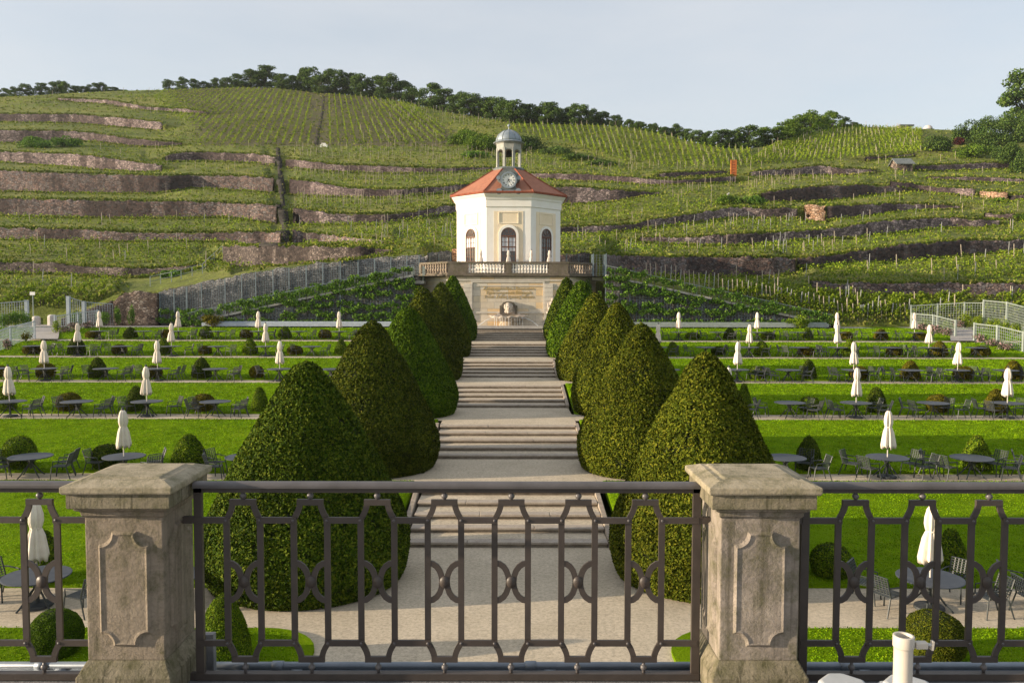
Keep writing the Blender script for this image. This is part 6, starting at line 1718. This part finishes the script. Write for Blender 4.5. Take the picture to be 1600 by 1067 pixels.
# ------------------------------------------------------------ the terrace we stand on: floor, piers, railing
RD = 4.0                                   # railing plane
ZF = ZA(1062, RD)                          # terrace floor
zy = lambda y, d=RD: ZA(y, d)
o = MB().bx(-9, 9, -6, 4.07, ZF - 1.2, ZF).build('terrace_floor', M['slab']); tag(o, kind='structure')
o = MB().bx(-9, 9, 3.4, 4.12, -.2, ZF - 1.202).build('terrace_front_wall', M['plaster']); tag(o, 'rendered front wall below the terrace railing', 'wall', None, 'thing')
XF = lambda px, d: XA(px, d, 850)
piers = []
for nm, pl_, pr_, mt in (('left', 133, 255, 'sand'), ('right', 1126, 1250, 'sand_grey')):
    d1 = 3.8
    x0, x1 = XF(pl_, d1), XF(pr_, d1); cx = (x0 + x1) / 2; hw = (x1 - x0) / 2; cy = d1 + hw
    zc = lambda y, dd: ZA(y, dd)
    r = empty('stone_pier', (cx, cy, ZF)); piers.append((cx, cy, hw))
    tag(r, f'{"brownish" if nm == "left" else "grey streaked"} sandstone pier with moulded cap {"left" if nm == "left" else "right"} of the middle railing', 'pier', 'sandstone piers of the terrace railing', 'thing')
    zs1 = zc(809, d1); zs0 = zc(1030, d1)
    zt = zc(745, d1 + .03); ze = zc(762, d1 - .07); zm = zc(774, d1 - .07); zb = zc(796, d1 - .05)
    q = lambda prof: [(h, z - ZF) for h, z in prof]
    MB().square(q([(hw, zs0 - .005), (hw, zs1 + .01)])).build('shaft', M[mt], r)
    bevel(LASTB[0], .006, 2)
    # raised panels with notched corners on the two visible faces
    def notched(w, h, rr_):
        pts = []
        for cxn, cyn, a0 in ((w, h, 270), (-w, h, 0), (-w, -h, 90), (w, -h, 180)):
            for t in np.linspace(0, 1, 7):
                a = R(a0 - 90 * t)
                pts.append((cxn + rr_ * math.cos(a), cyn + rr_ * math.sin(a)))
        return pts
    for ang in (-90, 0, 180):
        a = R(ang); nn = Vector((math.cos(a), math.sin(a), 0)); uu = Vector((-nn.y, nn.x, 0))
        mm = Matrix.Identity(4); mm.col[0][:3] = uu; mm.col[1][:3] = (0, 0, 1); mm.col[2][:3] = nn; mm.col[3][:3] = nn * hw + Vector((0, 0, (zs0 + zs1) / 2 - ZF - .0))
        w_, h_ = hw * .66, (zs1 - zs0) / 2 * .81; rn = .062
        def chain(w, h, rr_):
            pts = []
            # walk counter clockwise, concave quarter circles bite into each corner
            for sx, sy, st_ in ((1, -1, 180), (1, 1, 270), (-1, 1, 0), (-1, -1, 90)):
                for t in np.linspace(0, 1, 8):
                    aa = R(st_ - 90 * t)
                    pts.append((sx * w + rr_ * math.cos(aa), sy * h + rr_ * math.sin(aa)))
            return pts
        o1 = chain(w_, h_, rn); o2 = chain(w_ - .012, h_ - .012, rn); n = len(o1)
        mbp = MB()
        vs = [mm @ Vector((x, y, .001)) for x, y in o1] + [mm @ Vector((x, y, .014)) for x, y in o2]
        mbp.add(vs, [(i, (i + 1) % n, n + (i + 1) % n, n + i) for i in range(n)])
        o3 = chain(w_ - .022, h_ - .022, rn)
        vs = [mm @ Vector((x, y, .014)) for x, y in o2] + [mm @ Vector((x, y, .010)) for x, y in o3]
        mbp.add(vs, [(i, (i + 1) % n, n + (i + 1) % n, n + i) for i in range(n)])
        mbp.add([mm @ Vector((x, y, .010)) for x, y in o3], [tuple(range(n))])
        mbp.build('raised_panel', M[mt], r)
    MB().square(q([(hw + .002, zs1), (hw + .012, zs1 + .012), (hw + .014, zs1 + .03), (hw + .034, zb - .012), (hw + .036, zb + .002)])).build('neck_moulding', M[mt], r)
    bevel(LASTB[0], .004, 2)
    MB().square(q([(hw + .052, zb), (hw + .056, zb + .004), (hw + .056, zm)])).build('cap_block', M['sand_moss'], r)
    bevel(LASTB[0], .005, 2)
    cap = MB().square(q([(hw + .066, zm - .002), (hw + .076, zm + .008), (hw + .076, ze), (hw + .045, ze + .010), (hw + .012, ze + .022), (hw - .012, zt - .008), (hw - .02, zt)]))
    bevel(cap.build('cap', M['sand_cap'], r), .006, 2)
    edge = MB()
    MB().square(q([(hw + .038, ZF + .002), (hw + .042, ZF + .008), (hw + .042, zs0 - .075), (hw + .034, zs0 - .062), (hw + .012, zs0 - .02), (hw + .003, zs0 - .004)])).build('plinth', M['sand_moss'], r)
    bevel(LASTB[0], .006, 2)

def railing(label, xs0, xs1, balls, cell, ends, ytop=752):
    """wrought railing between xs0 and xs1 (metres); balls: x of each ball, cell: spacing of the balls"""
    r = empty('iron_railing', ((xs0 + xs1) / 2, RD, ZF)); tag(r, label, 'railing', 'iron railings of the terrace', 'thing')
    ox = (xs0 + xs1) / 2
    X = lambda x: x - ox
    Z = lambda y: zy(y) - ZF
    W_ = .030; T_ = .014
    # handrail
    mb = MB(); zt = Z(ytop); zb = Z(769)
    prof = [(.030 * math.cos(a), .018 * math.sin(a)) for a in np.linspace(0, math.pi, 9)]
    prof = [(.030, -.012)] + prof + [(-.030, -.012)]
    n = len(prof)
    vs = [(X(xs0), y, zt - .018 + z) for y, z in prof] + [(X(xs1), y, zt - .018 + z) for y, z in prof]
    mb.add(vs, [tuple(range(n)), tuple(range(n, 2 * n))[::-1]] + [(i, n + i, n + (i + 1) % n, (i + 1) % n) for i in range(n)])
    mb.build('handrail', M['iron_top'], r, False)
    MB().bx(X(xs0), X(xs1), -.012, .012, zb, zt - .0305).build('under_rail', M['iron'], r)
    z1 = Z(1060); z0 = Z(1050)
    MB().bx(X(xs0), X(xs1), -.02, .02, min(z0, z1), max(z0, z1)).build('bottom_rail', M['iron'], r)
    c = cell / 4
    zh1, zh0 = Z(812), Z(1003)
    zt1, zt0 = Z(784.5), Z(1029)
    inside = lambda x: xs0 + .01 < x < xs1 - .01
    bars = set()
    for bxx in balls:
        for s in (-1, 1):
            x = bxx + s * c
            if inside(x): bars.add(round(x, 4))
    bars = sorted(bars)
    riv = []
    for x in bars:
        MB().bx(X(x) - W_ / 2, X(x) + W_ / 2, -T_ / 2, T_ / 2, zh0 - .004, zh1 + .004).build('bar', M['iron'], r)
        for z in (zh0, zh1):
            MB().lathe([(.0001, -.004), (.006, -.003), (.008, .0)], 8).build('rivet', M['iron_top'], r, True)
            o = LASTB[0]; o.rotation_euler.x = R(90); o.location = (X(x), -.016, z); o.rotation_euler.x = R(-90)
    ext = sorted(set(balls) | {balls[0] - cell, balls[-1] + cell})
    for bxx in ext:                       # short rails between neighbouring ball cells
        a, b = bxx + c, bxx + 3 * c
        a2, b2 = max(a - W_ / 2, xs0), min(b + W_ / 2, xs1)
        if b2 - a2 > .04:
            for z in (zh1, zh0): MB().bx(X(a2), X(b2), -T_ / 2 - .008, T_ / 2 - .008, z - .015, z + .015).build('cross_rail', M['iron'], r)
    def strap(pts, name):
        mb = MB(); w = .028
        P = [Vector((X(x), 0, z)) for x, z in pts]; n = len(P); vs = []
        for i, p in enumerate(P):
            t = (P[min(i + 1, n - 1)] - P[max(i - 1, 0)]).normalized(); nn = Vector((-t.z, 0, t.x))
            k = 1.0
            if 0 < i < n - 1:
                t1 = (P[i] - P[i - 1]).normalized(); t2 = (P[i + 1] - P[i]).normalized(); k = 1 / max(.6, math.sqrt((1 + t1.dot(t2)) / 2))
            for y in (-.006, .006):
                for s in (-1, 1): vs.append(p + nn * s * w / 2 * k + Vector((0, y, 0)))
        F = []
        for i in range(n - 1):
            a, b = 4 * i, 4 * i + 4
            F += [(a, a + 1, b + 1, b), (a + 2, b + 2, b + 3, a + 3), (a, b, b + 2, a + 2), (a + 1, a + 3, b + 3, b + 1)]
        F += [(0, 2, 3, 1), (4 * n - 4, 4 * n - 3, 4 * n - 1, 4 * n - 2)]
        mb.add(vs, F); mb.build(name, M['iron'], r)
    for bxx in balls:
        if not (inside(bxx)): continue
        l, q = bxx - c, bxx + c
        e = .0
        for zz, zh, nm, sg in ((zt1, zh1, 'upper_strap', 1), (zt0, zh0, 'lower_strap', -1)):
            pts = [(l, zh)]
            for u, t in ((.07, .13), (.17, .30), (.27, .50), (.345, .72), (.385, .92), (.39, 1.0)):
                pts.append((l + c * u, zh + (zz - zh) * t))
            for mir in (0, 1):
                half = [p if not mir else (2 * bxx - p[0], p[1]) for p in pts]
                half = [p for p in half if xs0 - .001 <= p[0] <= xs1 + .001]
                if len(half) > 3: strap(half, nm)
            xa_, xb_ = max(xs0, l + c * .39 - .0145), min(xs1, q - c * .39 + .0145)
            if xb_ - xa_ > .02: MB().bx(X(xa_), X(xb_), -.0095, .0085, zz - .0142, zz + .0142).build('bridge_bar', M['iron'], r)
        zb_ = (zt1 + .014 + zb) / 2
        for z, dz in ((zb_, zb - zt1 - .014), ((zt0 - .014 + max(z0, z1)) / 2, zt0 - .014 - max(z0, z1))):
            rad = .0165
            mbb = MB().lathe([(rad * math.sin(t) + .0001, -rad * math.cos(t)) for t in np.linspace(0, math.pi, 9)], 12)
            mbb.lathe([(.008, -abs(dz) / 2 - .004), (.008, abs(dz) / 2 + .004)], 8)
            ob = mbb.build('ball', M['iron_top'], r, True); ob.location = (X(bxx), 0, z)
        # pair of half rings meeting in a boss
        zc_ = Z(908.5); hh = Z(879) - zc_
        for s in (-1, 1):
            xx = bxx + s * c
            if not inside(xx): continue
            pts = []
            for t in np.linspace(-1, 1, 11):
                pts.append((xx - s * (c - .012) * math.cos(t * math.pi / 2) ** .9, zc_ + hh * math.sin(t * math.pi / 2) * 1.0))
            strap(pts, 'half_ring')
        MB().lathe([(.0001, -.012), (.016, -.012), (.024, -.009), (.024, .009), (.0001, .009)], 14).build('boss', M['iron'], r, True)
        ob = LASTB[0]; ob.rotation_euler.x = R(90); ob.location = (X(bxx), -.002, zc_); ob.scale = (1, 1.25, 1)
    for x in ends:
        MB().bx(X(x) - .02, X(x) + .02, -.012, .012, min(z0, z1) + .002, zt - .031).build('end_post', M['iron'], r)
        for z in (zh1, (z0 + z1) / 2):
            s = -1 if x == ends[0] and len(ends) > 1 or x > 1.2 else 1
            xw = x + (-.075 if (abs(x - xs0) < abs(x - xs1)) else .075)
            MB().bx(X(min(x, xw)), X(max(x, xw)), -.0125, .0125, z - .0165, z + .0165).build('wall_tie', M['iron'], r)
    return r
G = lambda px: XF(px, RD)
cell = G(694.5) - G(590)
railing('brown iron railing with ball ornaments between the two stone piers', G(305), G(1094), [G(694.5) + cell * k for k in (-3, -2, -1, 0, 1, 2, 3)], cell, [G(311), G(1088)])
railing('brown iron railing at the left edge, left of the left pier', G(64) - 5.5 * cell, piers[0][0] - piers[0][2] + .02, [G(64) + cell * k for k in (-5, -4, -3, -2, -1, 0)], cell, [])
railing('brown iron railing at the right edge, right of the right pier', piers[1][0] + piers[1][2] + .005, G(1541) + 4.5 * cell, [G(1335) + cell * k for k in (0, 1, 2, 3, 4, 5)], cell, [G(1257)])
gt = MB().bx(-9, 9, 4.121, 4.42, ZF - .30, ZF - .10).build('gutter_trough', M['black']); tag(gt, 'dark gutter trough along the outside of the terrace railing', 'gutter', None, 'thing')  # black colour stands in for shade in the gap below the pipes
# zinc pipes running along outside the railing foot
for j, (y, d, rad) in enumerate(((1040, 4.32, .022), (1051, 4.30, .018))):
    z = ZA(y, d); mb = empty('gutter_pipe', (0, d, z)); tag(mb, ['upper grey zinc pipe along the outside of the railing foot', 'lower grey zinc pipe along the outside of the railing foot'][j], 'pipe', None, 'thing')
    MB().tube([(-8, 0, 0), (8, 0, 0)], rad, 12).build('pipe', M['pipe'], mb, True)
    for px in (432, 830, 1180, 60, 1325):
        x = XF(px + 30 * j, d); MB().lathe([(rad + .005, -.03), (rad + .005, .03)], 12).build('coupling', M['pipe'], mb, True)
        ob = LASTB[0]; ob.rotation_euler.y = R(90); ob.location = (x, 0, 0)
for px, lab in ((325, 'grey rendered stub of wall beside the left pier outside the railing'),):
    x = XF(px, 4.24); o = MB().bx(x - .03, x + .03, 4.21, 4.25, ZF - .1, ZA(988, 4.24)).build('bracket', M['slab']); tag(o, lab, 'bracket', None, 'thing')
# parasol stand at the lower right
sx, sd = XF(1416, 3.2), 3.2
r = empty('parasol_stand', (sx, sd, ZF)); tag(r, 'empty cream parasol stand with clamp tube standing on the terrace', 'parasol stand')
zt = ZA(992, sd, 1416) - ZF; rad = .036
tb = MB(); 
tb.lathe([(rad, .05), (rad, zt - .05), (rad + .0045, zt - .045), (rad + .0045, zt), (rad - .006, zt), (rad - .006, zt - .2)], 28, (0, 0, 0), None, 0, False); tb.build('tube', M['plastic'], r, True)
bevel(LASTB[0], .002, 2)
MB().lathe([(.0001, zt - .18), (rad - .006, zt - .18)], 20, (0, 0, 0), None, 0, False).build('tube_bottom', M['bell'], r)
cl = MB(); cl.box(rad + .028, -.01, zt - .035, .05, .03, .028); bevel(cl.build('clamp', M['plastic'], r), .006, 2)
MB().tube([(rad + .05, -.012, zt - .03), (rad + .068, -.016, zt - .034)], .006, 8).build('screw', M['plastic_grey'], r); 
MB().bar((rad + .068, -.016, zt - .052), (rad + .072, -.016, zt - .016), .008, .018, up=(0, 1, 0)).build('wing_nut', M['plastic'], r)
zb = ZA(1050, 3.52) - ZF
def plate(u0, u1, y0, y1, z, bev):
    c = .07
    poly = [(u0 + c, y0), (u1 - c, y0), (u1, y0 + c), (u1, y1 - c), (u1 - c, y1), (u0 + c, y1), (u0, y1 - c), (u0, y0 + c)]
    o = MB().prism(poly, z, Matrix.Translation((0, 0, .012))).build('base_plate', M['plastic_grey'], r); bevel(o, bev, 3); return o
x0, x1 = XF(1282, 3.45) - sx, XF(1470, 3.45) - sx
plate(x0, XF(1358, 3.45) - sx, -.34, .33, zb - .012, .02)
plate(XF(1358, 3.45) - sx + .004, x1, -.34, .29, zb - .028, .018)
plate(XF(1384, 3.45) - sx, x1 - .03, -.2, .33, zb - .016, .02)
# ------------------------------------------------------------ light evening haze over the valley
hz = MB().bx(-560, 560, -160, 680, -2.3, 110).build('haze', M['gravel'])
hm_ = bpy.data.materials.new('thin_air'); hm_.use_nodes = True
for n in list(hm_.node_tree.nodes): hm_.node_tree.nodes.remove(n)
ho = hm_.node_tree.nodes.new('ShaderNodeOutputMaterial'); hv = hm_.node_tree.nodes.new('ShaderNodeVolumePrincipled')
hv.inputs['Color'].default_value = (.82, .88, .96, 1); hv.inputs['Density'].default_value = .00009; hv.inputs['Anisotropy'].default_value = .2
hm_.node_tree.links.new(hv.outputs[0], ho.inputs['Volume'])
hz.data.materials.clear(); hz.data.materials.append(hm_); tag(hz, 'thin bluish evening haze', 'haze', None, 'stuff')
